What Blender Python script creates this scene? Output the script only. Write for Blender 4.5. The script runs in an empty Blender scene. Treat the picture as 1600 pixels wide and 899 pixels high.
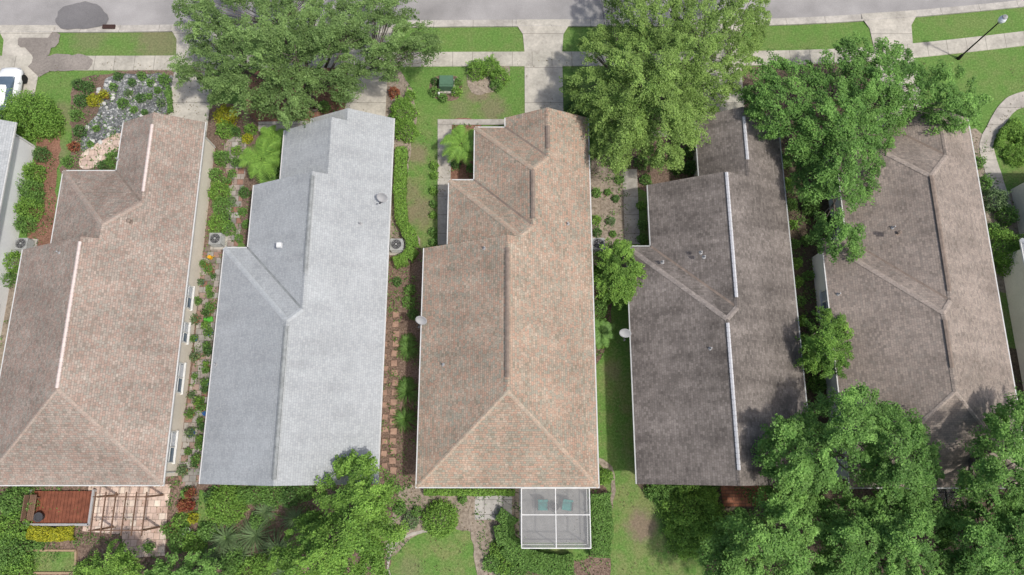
import bpy, math, random
import numpy as np
from mathutils import Vector, Matrix, noise
random.seed(7); rng=np.random.default_rng(7)
H=46.0; TH=math.radians(13.8); F=1067.0
c_,s_=math.cos(TH),math.sin(TH)
def plot(u,v,z=0.0):
    x=(u-800)/F; y=(449.5-v)/F; d=c_-y*s_; D=H-z
    return (D*x/d, D*(y*c_+s_)/d, z)
def yof(v,z): return plot(800,v,z)[1]
COL=bpy.context.scene.collection
# ------------------------------------------------------------ helpers
def reg(o,label,cat,kind=None,group=None):
    o["label"]=label; o["category"]=cat
    if kind:o["kind"]=kind
    if group:o["group"]=group
    return o
def empty(name,loc):
    o=bpy.data.objects.new(name,None); o.location=loc; o.empty_display_size=.3; COL.objects.link(o); return o
def child(o,p):
    o.parent=p; o.matrix_parent_inverse=Matrix.Translation(-Vector(p.location))
    return o
class MB:
    def __init__(s): s.v=[]; s.f=[]; s.m=[]
    def add(s,vs,fs,mi=0):
        b=len(s.v); s.v+= [tuple(p) for p in vs]; s.f+=[tuple(b+i for i in f) for f in fs]; s.m+=[mi]*len(fs)
    def box(s,c,d,rz=0,mi=0,top=1.0):
        x,y,z=d[0]/2,d[1]/2,d[2]/2; co,si=math.cos(rz),math.sin(rz); vs=[]
        for k,sz in ((-z,1.0),(z,top)):
            for a,b in ((-x,-y),(x,-y),(x,y),(-x,y)):
                a*=sz;b*=sz; vs.append((c[0]+a*co-b*si,c[1]+a*si+b*co,c[2]+k))
        s.add(vs,[(3,2,1,0),(4,5,6,7),(0,1,5,4),(1,2,6,5),(2,3,7,6),(3,0,4,7)],mi)
    def tube(s,p,q,r1,r2,n=7,mi=0,cap=True):
        p=Vector(p);q=Vector(q);d=(q-p)
        if d.length<1e-5:return
        d.normalize(); a=d.orthogonal().normalized(); b=d.cross(a); vs=[]
        for P,r in ((p,r1),(q,r2)):
            for i in range(n):
                t=2*math.pi*i/n; vs.append(P+a*math.cos(t)*r+b*math.sin(t)*r)
        fs=[(i,(i+1)%n,n+(i+1)%n,n+i) for i in range(n)]
        if cap: fs+= [tuple(range(n-1,-1,-1)),tuple(range(n,2*n))]
        s.add(vs,fs,mi)
    def ring(s,c,ro,ri,n=20,mi=0,h=.02):
        vs=[];fs=[]
        for i in range(n):
            t=2*math.pi*i/n
            for r,z in ((ro,0),(ro,h),(ri,h),(ri,0)): vs.append((c[0]+r*math.cos(t),c[1]+r*math.sin(t),c[2]+z))
        for i in range(n):
            j=(i+1)%n
            for k in range(4): fs.append((i*4+k,j*4+k,j*4+(k+1)%4,i*4+(k+1)%4))
        s.add(vs,fs,mi)
    def obj(s,name,mats,bevel=0,smooth=False,parent=None):
        me=bpy.data.meshes.new(name); me.from_pydata(s.v,[],s.f)
        if not isinstance(mats,(list,tuple)): mats=[mats]
        for m in mats: me.materials.append(m)
        me.polygons.foreach_set("material_index",s.m)
        if smooth: me.polygons.foreach_set("use_smooth",[True]*len(s.f))
        me.update(); o=bpy.data.objects.new(name,me); COL.objects.link(o)
        if bevel:
            b=o.modifiers.new("bevel",'BEVEL'); b.width=bevel; b.segments=2; b.limit_method='ANGLE'
        if parent: child(o,parent)
        return o
# ------------------------------------------------------------ materials
def newmat(name):
    m=bpy.data.materials.new(name); m.use_nodes=True; nt=m.node_tree; nt.nodes.clear()
    out=nt.nodes.new('ShaderNodeOutputMaterial'); p=nt.nodes.new('ShaderNodeBsdfPrincipled')
    nt.links.new(p.outputs[0],out.inputs[0]); p.inputs['Roughness'].default_value=.85
    p.inputs['Specular IOR Level'].default_value=.25
    return m,nt,p,out
def noiseN(nt,vec,scale,detail=4,rough=.6):
    n=nt.nodes.new('ShaderNodeTexNoise'); n.inputs['Scale'].default_value=scale; n.inputs['Detail'].default_value=detail; n.inputs['Roughness'].default_value=rough
    if vec: nt.links.new(vec,n.inputs['Vector'])
    return n.outputs['Fac']
def ramp(nt,fac,stops,interp='LINEAR'):
    r=nt.nodes.new('ShaderNodeValToRGB'); r.color_ramp.interpolation=interp; e=r.color_ramp.elements
    while len(e)<len(stops): e.new(.5)
    for i,(p,c) in enumerate(stops): e[i].position=p; e[i].color=(c[0],c[1],c[2],1) if not isinstance(c,(int,float)) else (c,c,c,1)
    nt.links.new(fac,r.inputs[0]); return r.outputs[0]
def mixc(nt,fac,a,b,mode='MIX'):
    m=nt.nodes.new('ShaderNodeMix'); m.data_type='RGBA'; m.blend_type=mode
    for i,x in ((0,fac),(6,a),(7,b)):
        if isinstance(x,bpy.types.NodeSocket): nt.links.new(x,m.inputs[i])
        elif i==0: m.inputs[0].default_value=x
        else: m.inputs[i].default_value=(x[0],x[1],x[2],1) if not isinstance(x,(int,float)) else (x,x,x,1)
    return m.outputs[2]
def mth(nt,op,a,b=0,c=0):
    m=nt.nodes.new('ShaderNodeMath'); m.operation=op
    for i,x in enumerate((a,b,c)):
        if isinstance(x,bpy.types.NodeSocket): nt.links.new(x,m.inputs[i])
        else: m.inputs[i].default_value=x
    return m.outputs[0]
def pos(nt): return nt.nodes.new('ShaderNodeNewGeometry').outputs['Position']
def bump(nt,p,h,st=.3,d=.03):
    b=nt.nodes.new('ShaderNodeBump'); b.inputs['Strength'].default_value=st; b.inputs['Distance'].default_value=d
    nt.links.new(h,b.inputs['Height']); nt.links.new(b.outputs[0],p.inputs['Normal'])
def noisemat(name,stops,scale,big=.25,bigamt=.25,fine=None,rough=.9,bmp=.3,bd=.03):
    m,nt,p,o=newmat(name); P=pos(nt)
    a=noiseN(nt,P,scale,6,.7); col=ramp(nt,a,stops)
    b=noiseN(nt,P,big,4); col=mixc(nt,1.0,col,ramp(nt,b,[(.3,1-bigamt),(.7,1+bigamt*.3)]),'MULTIPLY')
    nt.links.new(col,p.inputs['Base Color']); p.inputs['Roughness'].default_value=rough
    if bmp: bump(nt,p,noiseN(nt,P,fine or scale*2,4),bmp,bd)
    return m
def plain(name,c,rough=.6,metal=0,var=.12):
    m,nt,p,o=newmat(name)
    tc=nt.nodes.new('ShaderNodeTexCoord').outputs['Object']
    col=ramp(nt,noiseN(nt,tc,3.0,4),[(.3,[x*(1-var) for x in c]),(.7,[x*(1+var*.5) for x in c])])
    nt.links.new(col,p.inputs['Base Color']); p.inputs['Roughness'].default_value=rough; p.inputs['Metallic'].default_value=metal
    return m
def sepxyz(nt,v):
    s=nt.nodes.new('ShaderNodeSeparateXYZ'); nt.links.new(v,s.inputs[0]); return s.outputs
def lawnmat():
    m,nt,p,o=newmat("grass_blades"); P=pos(nt)
    fine=noiseN(nt,P,7,6,.8); mid=noiseN(nt,P,1.1,5,.65); big=noiseN(nt,P,.16,3)
    g=ramp(nt,fine,[(.3,(.055,.115,.022)),(.5,(.105,.205,.042)),(.72,(.2,.32,.09))])
    g2=ramp(nt,fine,[(.3,(.09,.105,.04)),(.5,(.18,.205,.075)),(.72,(.3,.31,.15))])
    k=mth(nt,'ADD',mth(nt,'MULTIPLY',mid,.65),mth(nt,'MULTIPLY',big,.55))
    k=ramp(nt,k,[(.54,0.0),(.72,.88)])
    xyz=sepxyz(nt,P); yy=ramp(nt,mth(nt,'DIVIDE',xyz[1],40.0),[(.52,1.0),(.62,.5)])
    k=mth(nt,'MULTIPLY',k,yy)
    col=mixc(nt,k,g,g2)
    spots=[(1003,822,1.1,.95),(748,142,1.3,.8),(655,330,1.3,.7),(650,240,1.0,.7),(770,170,1.2,.6),(250,62,2.2,.55),(140,60,1.5,.4),(950,330,1.6,.8),(948,290,1.5,.8),(640,890,.9,.4),(958,580,.7,.4),(95,180,1.2,.5),(90,240,1.,.5),(640,300,1.1,.5),(20,480,1.5,.8),(650,395,.8,.8),(1570,560,1.2,.3),(720,170,1.0,.4)]
    nz=noiseN(nt,P,1.3,5,.7); tot=None
    for (u,v,r,a) in spots:
        q=plot(u,v,0); d=nt.nodes.new('ShaderNodeVectorMath'); d.operation='DISTANCE'; nt.links.new(P,d.inputs[0]); d.inputs[1].default_value=q
        t=mth(nt,'ADD',mth(nt,'DIVIDE',d.outputs['Value'],r),mth(nt,'MULTIPLY',mth(nt,'SUBTRACT',nz,.5),1.5))
        w=nt.nodes.new('ShaderNodeMapRange'); w.inputs['From Min'].default_value=1.15; w.inputs['From Max'].default_value=.45; w.inputs['To Min'].default_value=0; w.inputs['To Max'].default_value=a
        nt.links.new(t,w.inputs['Value']); w=w.outputs[0]
        tot=w if tot is None else mth(nt,'MAXIMUM',tot,w)
    soil=ramp(nt,fine,[(.3,(.13,.1,.07)),(.6,(.25,.19,.135)),(.75,(.33,.27,.2))])
    col=mixc(nt,tot,col,soil)
    nt.links.new(col,p.inputs['Base Color']); p.inputs['Roughness'].default_value=.95
    bump(nt,p,noiseN(nt,P,14,4,.8),.6,.05)
    return m
M_lawn=lawnmat()
M_mulch=noisemat("brown_mulch",[(.3,(.07,.045,.035)),(.5,(.18,.125,.095)),(.66,(.3,.22,.17)),(.8,(.42,.34,.27))],9,.4,.3,14,.95,.7,.05)
M_redmulch=noisemat("red_mulch",[(.3,(.09,.045,.032)),(.5,(.24,.125,.085)),(.7,(.35,.21,.15))],9,.5,.3,14,.95,.7,.05)
M_soil=noisemat("sandy_soil",[(.3,(.15,.125,.095)),(.5,(.29,.24,.19)),(.75,(.42,.365,.3))],5,.5,.3,12,.95,.5,.04)
M_dark=noisemat("dark_leaf_litter",[(.3,(.05,.04,.028)),(.55,(.13,.1,.07)),(.75,(.22,.17,.12))],8,.4,.3,14,.95,.7,.05)  # dark brown mulch and litter, deeper in colour than the other beds
def gravelmat():
    m,nt,p,o=newmat("grey_gravel"); P=pos(nt)
    v=nt.nodes.new('ShaderNodeTexVoronoi'); v.inputs['Scale'].default_value=9; nt.links.new(P,v.inputs['Vector'])
    x=sepxyz(nt,v.outputs['Color'])[0]
    col=ramp(nt,x,[(.0,(.13,.14,.14)),(.45,(.21,.22,.22)),(.85,(.31,.32,.315)),(1,(.58,.58,.56))])
    col=mixc(nt,1.0,col,ramp(nt,v.outputs['Distance'],[(.25,1.0),(.6,.55)]),'MULTIPLY')
    col=mixc(nt,1.0,col,ramp(nt,noiseN(nt,P,.8,4),[(.35,.7),(.65,1.3)]),'MULTIPLY')
    nt.links.new(col,p.inputs['Base Color']); bump(nt,p,v.outputs['Distance'],-.4,.02); return m
M_gravel=gravelmat()
def concmat(name,c,px=1.5,py=0,oy=0,ox=0,stain=.3):
    m,nt,p,o=newmat(name); P=pos(nt)
    a=noiseN(nt,P,5,6,.75); col=ramp(nt,a,[(.3,[x*.82 for x in c]),(.7,[x*1.12 for x in c])])
    col=mixc(nt,1.0,col,ramp(nt,noiseN(nt,P,.6,6,.75),[(.35,1-stain),(.6,1.02)]),'MULTIPLY')
    xyz=sepxyz(nt,P)
    for per,off,ax in ((px,ox,0),(py,oy,1)):
        if per:
            f=mth(nt,'FRACT',mth(nt,'DIVIDE',mth(nt,'ADD',xyz[ax],100*per+off),per))
            k=mth(nt,'LESS_THAN',f,.045/per); col=mixc(nt,mth(nt,'MULTIPLY',k,.65),col,(.15,.14,.12))
    nt.links.new(col,p.inputs['Base Color']); p.inputs['Roughness'].default_value=.9; bump(nt,p,a,.15,.01); return m
M_side=concmat("pavement_concrete",(.48,.45,.385),1.5)
M_drive=concmat("driveway_concrete",(.51,.475,.41),0,2.9,.7,0,.32)
M_kerb=concmat("kerb_concrete",(.48,.45,.405),3.0,0,0,0,.35)
M_path=concmat("path_concrete",(.46,.425,.375),0,1.4,.2,0,.35)
M_road=noisemat("worn_asphalt",[(.3,(.285,.275,.268)),(.55,(.35,.335,.327)),(.75,(.44,.42,.41))],16,.22,.33,20,.9,.2,.01)
M_wet=noisemat("damp_asphalt",[(.3,(.14,.135,.135)),(.7,(.21,.2,.2))],12,.4,.2,20,.6,.2,.01)
M_wetc=noisemat("damp_concrete",[(.3,(.2,.175,.155)),(.7,(.33,.295,.26))],8,.4,.3,20,.8,.2,.01)
def pavermat(name,cols,bw,bh,mort=(.08,.07,.06)):
    m,nt,p,o=newmat(name); P=pos(nt)
    b=nt.nodes.new('ShaderNodeTexBrick'); nt.links.new(P,b.inputs['Vector']); b.inputs['Scale'].default_value=1
    b.inputs['Brick Width'].default_value=bw; b.inputs['Row Height'].default_value=bh; b.inputs['Mortar Size'].default_value=.012
    b.inputs['Color1'].default_value=(0,0,0,1); b.inputs['Color2'].default_value=(1,1,1,1); b.inputs['Mortar'].default_value=(0,0,0,1)
    col=ramp(nt,b.outputs['Color'],[(i/(len(cols)-1),c) for i,c in enumerate(cols)])
    col=mixc(nt,1.0,col,ramp(nt,noiseN(nt,P,1.5,5,.7),[(.3,.65),(.65,1.1)]),'MULTIPLY')
    col=mixc(nt,b.outputs['Fac'],col,mort); nt.links.new(col,p.inputs['Base Color']); bump(nt,p,b.outputs['Fac'],-.4,.01); return m
M_paver=pavermat("patio_pavers",[(.5,.35,.28),(.66,.52,.43),(.56,.42,.35),(.7,.6,.5)],.4,.4,(.2,.15,.12))
M_oldpaver=pavermat("mixed_garden_pavers",[(.24,.23,.21),(.36,.34,.31),(.28,.15,.11),(.42,.4,.37),(.19,.16,.13)],.45,.42,(.1,.08,.06))
M_brick=pavermat("red_tile",[(.34,.13,.075),(.45,.19,.11)],.4,.2)
M_white=plain("white_trim",(.7,.7,.68),.5); M_gut=plain("gutter_metal",(.56,.56,.54),.5); M_cream=noisemat("cream_stucco",[(.3,(.68,.62,.53)),(.7,(.78,.72,.63))],8,.4,.12,30,.9,.2,.01)
M_whitewall=noisemat("white_stucco",[(.3,(.72,.73,.74)),(.7,(.82,.82,.82))],8,.4,.1,30,.9,.2,.01)
M_glass=plain("window_glass",(.1,.14,.19),.08); M_blind=plain("window_blind",(.5,.52,.55),.4)
M_metal=plain("grey_painted_metal",(.38,.39,.38),.5,.2); M_black=plain("black_metal",(.02,.02,.022),.5,.3); M_rust=plain("rusty_iron",(.07,.04,.035),.8,.2,.3)
M_dgrey=plain("dark_grey_plastic",(.06,.06,.065),.6); M_lgrey=plain("light_grey_metal",(.36,.36,.36),.55)
M_greenbox=plain("green_painted_steel",(.085,.165,.105),.5); M_bark=noisemat("tree_bark",[(.3,(.07,.058,.048)),(.7,(.2,.17,.14))],9,.8,.3,14,.95,.6,.03)
M_wood=plain("red_stained_wood",(.2,.07,.04),.7,0,.35); M_dwood=plain("dark_timber",(.18,.11,.075),.8,0,.3)
M_teal=plain("teal_fabric",(.03,.34,.31),.8); M_terra=plain("terracotta",(.34,.15,.09),.85); M_blue=plain("blue_glazed_pot",(.03,.1,.3),.3)
M_stone=noisemat("terracotta_paver_stone",[(.3,(.27,.17,.125)),(.7,(.42,.28,.21))],6,.9,.3,20,.9,.2,.01)
M_rock=noisemat("white_rock",[(.3,(.4,.4,.38)),(.7,(.62,.62,.59))],6,.9,.2,20,.9,.3,.02)
M_yellow=plain("yellow_plastic",(.7,.38,.02),.4); M_redp=plain("red_plastic",(.5,.03,.02),.4); M_lime=plain("green_plastic",(.1,.4,.05),.4)
M_carpaint=plain("white_car_paint",(.78,.79,.8),.2,0,.03); M_tyre=plain("tyre_rubber",(.02,.02,.02),.9)
def globemat():
    m,nt,p,o=newmat("frosted_lamp_globe"); p.inputs['Base Color'].default_value=(.75,.78,.8,1); p.inputs['Roughness'].default_value=.25; return m
M_globe=globemat()
def meshmat():
    m,nt,p,o=newmat("insect_screen"); p.inputs['Base Color'].default_value=(.3,.3,.295,1)
    t=nt.nodes.new('ShaderNodeBsdfTransparent'); mx=nt.nodes.new('ShaderNodeMixShader'); mx.inputs[0].default_value=.42
    nt.links.new(t.outputs[0],mx.inputs[1]); nt.links.new(p.outputs[0],mx.inputs[2]); nt.links.new(mx.outputs[0],o.inputs[0]); return m
M_screen=meshmat()
def roofmat(name,cols,stain=.25,streak=.15,dark=(.03,.03,.03),mort=.55,gain=1.0,con=1.0,fl=.17):
    m,nt,p,o=newmat(name); uv=nt.nodes.new('ShaderNodeUVMap').outputs[0]; P=pos(nt)
    av=[sum(c[i] for c in cols)/len(cols) for i in range(3)]
    cols=[tuple(max(.02,(av[i]+(x-av[i])*con))*gain for i,x in enumerate(c)) for c in cols]
    b=nt.nodes.new('ShaderNodeTexBrick'); nt.links.new(uv,b.inputs['Vector']); b.inputs['Scale'].default_value=1
    b.inputs['Brick Width'].default_value=.25; b.inputs['Row Height'].default_value=.14; b.inputs['Mortar Size'].default_value=.01; b.offset=.37; b.offset_frequency=3; b.squash=.7; b.squash_frequency=2
    b.inputs['Color1'].default_value=(0,0,0,1); b.inputs['Color2'].default_value=(1,1,1,1); b.inputs['Mortar'].default_value=(.5,.5,.5,1); b.inputs['Mortar Smooth'].default_value=.3
    col=ramp(nt,b.outputs['Color'],[(i/(len(cols)-1),c) for i,c in enumerate(cols)])
    v=nt.nodes.new('ShaderNodeTexNoise'); nt.links.new(P,v.inputs['Vector']); v.inputs['Scale'].default_value=14; v.inputs['Detail'].default_value=3
    col=mixc(nt,1.0,col,ramp(nt,v.outputs['Fac'],[(.3,1-fl),(.7,1+fl*.8)]),'MULTIPLY')
    col=mixc(nt,1.0,col,ramp(nt,noiseN(nt,P,.35,6,.65),[(.35,1-stain),(.65,1.06)]),'MULTIPLY')
    mp=nt.nodes.new('ShaderNodeMapping'); mp.inputs['Scale'].default_value=(1.3,.1,1); nt.links.new(uv,mp.inputs[0])
    col=mixc(nt,1.0,col,ramp(nt,noiseN(nt,mp.outputs[0],1.0,3,.5),[(.35,1-streak),(.6,1.03)]),'MULTIPLY')
    col=mixc(nt,mth(nt,'MULTIPLY',b.outputs['Fac'],mort),col,dark)
    nt.links.new(col,p.inputs['Base Color']); p.inputs['Roughness'].default_value=.95; p.inputs['Specular IOR Level'].default_value=.1
    hh=mth(nt,'SUBTRACT',mth(nt,'MULTIPLY',v.outputs['Fac'],.4),b.outputs['Fac'])
    bump(nt,p,hh,.5,.01)
    return m
PK=[(.24,.205,.17),(.335,.24,.195),(.35,.3,.255),(.29,.262,.222),(.345,.25,.205),(.39,.33,.28)]
TN=[(.25,.225,.17),(.41,.265,.195),(.37,.31,.24),(.29,.275,.22),(.39,.27,.2),(.43,.35,.275)]
GR=[(.35,.37,.378),(.42,.44,.448),(.48,.497,.503),(.39,.408,.415)]
DK=[(.118,.104,.092),(.163,.143,.128),(.206,.181,.162),(.142,.124,.112)]
BR=[(.178,.153,.133),(.262,.218,.187),(.3,.25,.213),(.22,.192,.167)]
R_pink=roofmat("pinkish_brown_shingle",PK,.2,.08,(.05,.04,.035),.5,1.08,1.0); K_pink=roofmat("pinkish_cap_shingle",PK,.1,.0,(.1,.08,.07),.3,1.14,.6)
R_tan=roofmat("tan_mottled_shingle",TN,.2,.07,(.05,.04,.035),.5,1.1,1.0); K_tan=roofmat("tan_cap_shingle",TN,.1,.0,(.1,.08,.07),.3,1.18,.6)
R_grey=roofmat("pale_grey_shingle",GR,.1,.05,(.14,.14,.14),.4,.92,.6,.09); K_grey=roofmat("grey_cap_shingle",GR,.05,.0,(.2,.2,.2),.3,1.0,.5,.08)
R_dark=roofmat("weathered_dark_shingle",DK,.38,.25,(.03,.025,.025),.4,1.38,.9,.13); K_dark=roofmat("dark_cap_shingle",DK,.1,.0,(.1,.08,.07),.3,1.75,.6)
R_brown=roofmat("grey_brown_shingle",BR,.25,.12,(.04,.035,.03),.4,1.24,.9,.13); K_brown=roofmat("brown_cap_shingle",BR,.1,.0,(.1,.08,.07),.3,1.42,.6)
C_pink=plain("pink_ridge_vent",(.64,.54,.5),.8); C_grey=plain("grey_ridge_vent",(.27,.285,.285),.8,0,.3); C_tan=plain("brown_ridge_vent",(.24,.19,.155),.8,0,.3); C_white=plain("white_ridge_vent",(.54,.54,.555),.6)
CAPS={R_pink.name:K_pink,R_tan.name:K_tan,R_grey.name:K_grey,R_dark.name:K_dark,R_brown.name:K_brown}
# ------------------------------------------------------------ ground sheets
cnt={'bed':0,'top':0}
def patch(name,pts,mat,z,label,cat,jit=.06,smooth=True):
    if name=="garden_bed": z=.004+.0013*cnt['bed']; cnt['bed']+=1
    elif z<.059: z=.052+.0005*cnt['top']; cnt['top']+=1
    W=[Vector(plot(u,v,0)[:2]) for u,v in pts]; out=[]
    n=len(W)
    for i in range(n):
        a,b=W[i],W[(i+1)%n]
        if jit==0: out.append(a); continue
        p0,p3=W[i-1],W[(i+2)%n]; L=(b-a).length; k=max(1,int(L/.3))
        for j in range(k):
            t=j/k
            if smooth: q=.5*((2*a)+(-p0+b)*t+(2*p0-5*a+4*b-p3)*t*t+(-p0+3*a-3*b+p3)*t**3)
            else: q=a.lerp(b,t)
            q=q+Vector((noise.noise((q.x*1.7,q.y*1.7,z*50)),noise.noise((q.x*1.7,q.y*1.7,9))))*jit*2.2
            out.append(q)
    me=bpy.data.meshes.new(name)
    a=sum(out[i].x*out[(i+1)%len(out)].y-out[(i+1)%len(out)].x*out[i].y for i in range(len(out)))
    if a<0: out.reverse()
    me.from_pydata([(p.x,p.y,z) for p in out],[],[tuple(range(len(out)))]); me.materials.append(mat); me.update()
    o=bpy.data.objects.new(name,me); COL.objects.link(o); return reg(o,label,cat,"structure")
def interp(tab,u):
    for (a,b),(c,d) in zip(tab,tab[1:]):
        if a<=u<=c: return b+(d-b)*(u-a)/(c-a)
    return tab[-1][1]
b=MB(); b.add([(-300,-300,0),(300,-300,0),(300,300,0),(-300,300,0)],[(0,1,2,3)]); reg(b.obj("ground",M_lawn),"patchy green lawn between the houses","ground","structure")
kerb=[(-400,50),(0,49),(160,50),(280,48),(480,44),(680,41),(920,40),(1200,40),(1340,33),(1420,27),(1600,10),(1900,-25)]
us=list(range(-400,1901,50))
line=[Vector(plot(u,interp(kerb,u),0)) for u in us]
for _ in range(3):
    line=[line[0]]+[(line[i-1]+2*line[i]+line[i+1])/4 for i in range(1,len(line)-1)]+[line[-1]]
b=MB(); vs=[];fs=[]
for i,p in enumerate(line): vs+= [(p.x,p.y,.008),(p.x,p.y+24,.008)]
for i in range(len(line)-1): fs.append((2*i,2*i+2,2*i+3,2*i+1))
b.add(vs,fs); reg(b.obj("road",M_road),"worn pale grey asphalt residential street","road","structure")
b=MB(); prof=[(-.02,0),(-.02,.12),(.14,.12),(.2,.03),(.62,.018),(.62,.005)]; vs=[];fs=[]
k=len(prof)
for p in line:
    for dy,z in prof: vs.append((p.x,p.y-.1+dy,z))
for i in range(len(line)-1):
    for j in range(k-1): fs.append((i*k+j,(i+1)*k+j,(i+1)*k+j+1,i*k+j+1))
b.add(vs,[f[::-1] for f in fs]); reg(b.obj("kerb",M_kerb),"concrete kerb and gutter along the street","kerb","structure")
side=[(-400,99),(270,99),(640,93),(812,92.5),(1170,92),(1340,88),(1420,81),(1600,61),(1900,20)]
line2=[Vector(plot(u,interp(side,u),0)) for u in us]
for _ in range(3):
    line2=[line2[0]]+[(line2[i-1]+2*line2[i]+line2[i+1])/4 for i in range(1,len(line2)-1)]+[line2[-1]]
b=MB(); vs=[];fs=[]
for p in line2: vs+=[(p.x,p.y-.62,0),(p.x,p.y-.6,.05),(p.x,p.y+.6,.05),(p.x,p.y+.62,0)]
for i in range(len(line2)-1):
    for j in range(3): fs.append((4*i+j,4*i+4+j,4*i+5+j,4*i+1+j))
b.add(vs,fs); reg(b.obj("pavement",M_side),"pale concrete pavement parallel to the street","pavement","structure")
def ly(x,ln):
    for a,c in zip(ln,ln[1:]):
        if a.x<=x<=c.x: return a.y+(c.y-a.y)*(x-a.x)/(c.x-a.x)
    return ln[-1].y
def drive(x0,x1,y0,label):
    b=MB(); ya0=ly(x0,line2)-.6; ya1=ly(x1,line2)-.6; dz=.044
    b.add([(x0,y0,dz),(x1,y0,dz),(x1,ya1,dz),(x0,ya0,dz)],[(0,1,2,3)])
    yk0=ly(x0-.3,line)+.02; yk1=ly(x1+.3,line)+.02
    b.add([(x0,ya0+1.2,dz),(x1,ya1+1.2,dz),(x1+.12,yk1-.8,dz),(x1+.6,yk1,.126),(x0-.6,yk0,.126),(x0-.12,yk0-.8,dz)],[(0,1,2,3,4,5)])
    b.add([(x0-.6,yk0,.126),(x1+.6,yk1,.126),(x1+.6,yk1+.5,.04),(x0-.6,yk0+.5,.04)],[(0,1,2,3)])
    reg(b.obj("driveway",M_drive),label,"driveway","structure")
houses_xr=dict(h0=-34.4,h1=-21.25,h2=-8.2,h3=5.25,h4=18.4,h5=31.6,h6=44.8)
for k,x in houses_xr.items():
    off=(4.3,1.45) if k=='h3' else (4.15,1.15)
    drive(x-off[0],x-off[1],21.5,"pale concrete driveway running to the garage" if k!='h0' else "pale concrete driveway with a white car parked on it")
Z1=Z2=Z3=Z4=.004
def bed(pts,mat,z=Z1,label="brown mulch planting bed",jit=.1): return patch("garden_bed",pts,mat,z,label,"garden bed",jit=jit)
beds=[]
def B(pts,mat,z=Z1,label="brown mulch planting bed beside a house",dens=10):
    bed(pts,mat,z,label); beds.append((pts,dens))
B([(118,130),(165,115),(272,114),(268,200),(195,200),(190,275),(98,275),(112,230),(110,180)],M_mulch,Z1,"brown mulch front garden bed",14)
bed([(172,120),(266,120),(262,175),(240,185),(200,190),(180,225),(150,240),(128,235),(128,205),(148,185),(158,150)],M_gravel,Z2,"grey gravel garden bed with white rocks")
B([(62,200),(92,205),(88,290),(80,390),(45,395),(50,300)],M_redmulch,Z1,"reddish mulch strip beside white house",14)
B([(0,420),(38,400),(10,560),(-60,640),(-60,420)],M_soil,Z1,"bare soil strip beside house",8)
B([(318,180),(402,180),(405,290),(400,395),(360,395),(345,760),(262,765),(290,560),(312,380)],M_mulch,Z1,"brown mulch side yard between houses",12)
B([(402,110),(545,108),(548,195),(402,192)],M_redmulch,Z1,"reddish mulch bed under the oak tree",10)
B([(605,106),(640,130),(650,180),(645,220),(632,300),(640,350),(655,380),(650,425),(600,425),(600,200)],M_soil,Z1,"sandy mulch bed beside grey house",10)
B([(596,405),(662,405),(660,600),(658,770),(590,770)],M_mulch,Z2,"brown mulch strip with stepping stones",14)
B([(675,122),(718,122),(720,150),(700,158),(677,152)],M_mulch,Z1,"mulch around a green utility cabinet",6)
B([(732,102),(788,96),(795,120),(770,142),(738,145)],M_soil,Z1,"sandy soil bed around shrubs",6)
B([(698,196),(752,196),(752,290),(700,290)],M_redmulch,Z1,"reddish mulch entry bed",10)
B([(922,262),(978,262),(980,385),(992,420),(985,450),(950,470),(925,480)],M_soil,Z1,"sandy mulch bed beside the tan house",12)
B([(925,460),(955,470),(948,540),(940,560),(925,560)],M_mulch,Z2,"mulch bed with ferns beside the tan house",20)
B([(1000,215),(1105,190),(1105,290),(1000,295)],M_mulch,Z1,"brown mulch entry bed",14)
B([(1215,230),(1330,190),(1400,180),(1400,280),(1330,400),(1350,660),(1255,660),(1235,420)],M_dark,Z1,"dark leaf litter between houses",24)
B([(1160,110),(1420,108),(1425,165),(1420,205),(1160,205)],M_mulch,Z2,"mulch bed under the street trees",14)
B([(1515,205),(1545,225),(1560,300),(1600,300),(1610,440),(1545,440),(1530,300)],M_soil,Z1,"sandy bed along the taupe house",14)
B([(300,752),(480,752),(640,752),(622,800),(630,830),(600,900),(560,1000),(300,1000)],M_mulch,Z3,"mulch bed behind the grey house",24)
B([(640,758),(815,760),(815,830),(825,870),(900,880),(900,915),(800,930),(750,905),(742,850),(735,832),(700,826),(650,835),(615,870),(600,840),(620,790)],M_soil,Z1,"sandy soil bed behind the tan house",14)
B([(922,760),(945,765),(952,800),(950,850),(955,890),(945,930),(800,930),(815,870),(922,870)],M_mulch,Z2,"mulch bed around the screened porch",14)
B([(1005,752),(1210,752),(1250,800),(1300,1000),(1120,1000),(1100,870),(1060,830),(1040,790)],M_dark,Z1,"dark litter bed behind the dark roofed house",30)
B([(1200,640),(1800,560),(1800,1000),(1200,1000)],M_dark,Z3,"dark leaf litter under the trees",6)
B([(-100,752),(300,752),(312,900),(300,1000),(-100,1000)],M_mulch,Z1,"garden bed behind the pinkish brown house",24)
patch("lawn",[(312,765),(330,800),(325,860),(310,860)],M_lawn,Z4,"small strip of lawn beside the patio","lawn",jit=.08)
patch("lawn",[(35,862),(118,862),(116,893),(38,893)],M_lawn,Z2,"small rectangular lawn with timber edging","lawn",jit=.02,smooth=False)
patch("path",[(936,716),(950,722),(960,740),(962,765),(955,800),(950,800),(955,765),(952,745),(942,730),(934,722)],M_soil,Z4,"worn sandy garden edging strip","path",jit=.06)
patch("path",[(604,850),(622,840),(652,830),(690,828),(700,830),(655,834),(625,846),(609,875),(612,905),(608,905)],M_path,Z4,"pale curved concrete garden edging","path",jit=.03)
patch("path",[(740,772),(792,772),(795,812),(780,820),(765,850),(790,900),(750,905),(738,850)],M_soil,Z3,"worn sandy path to the patio","path",jit=.1)
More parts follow.
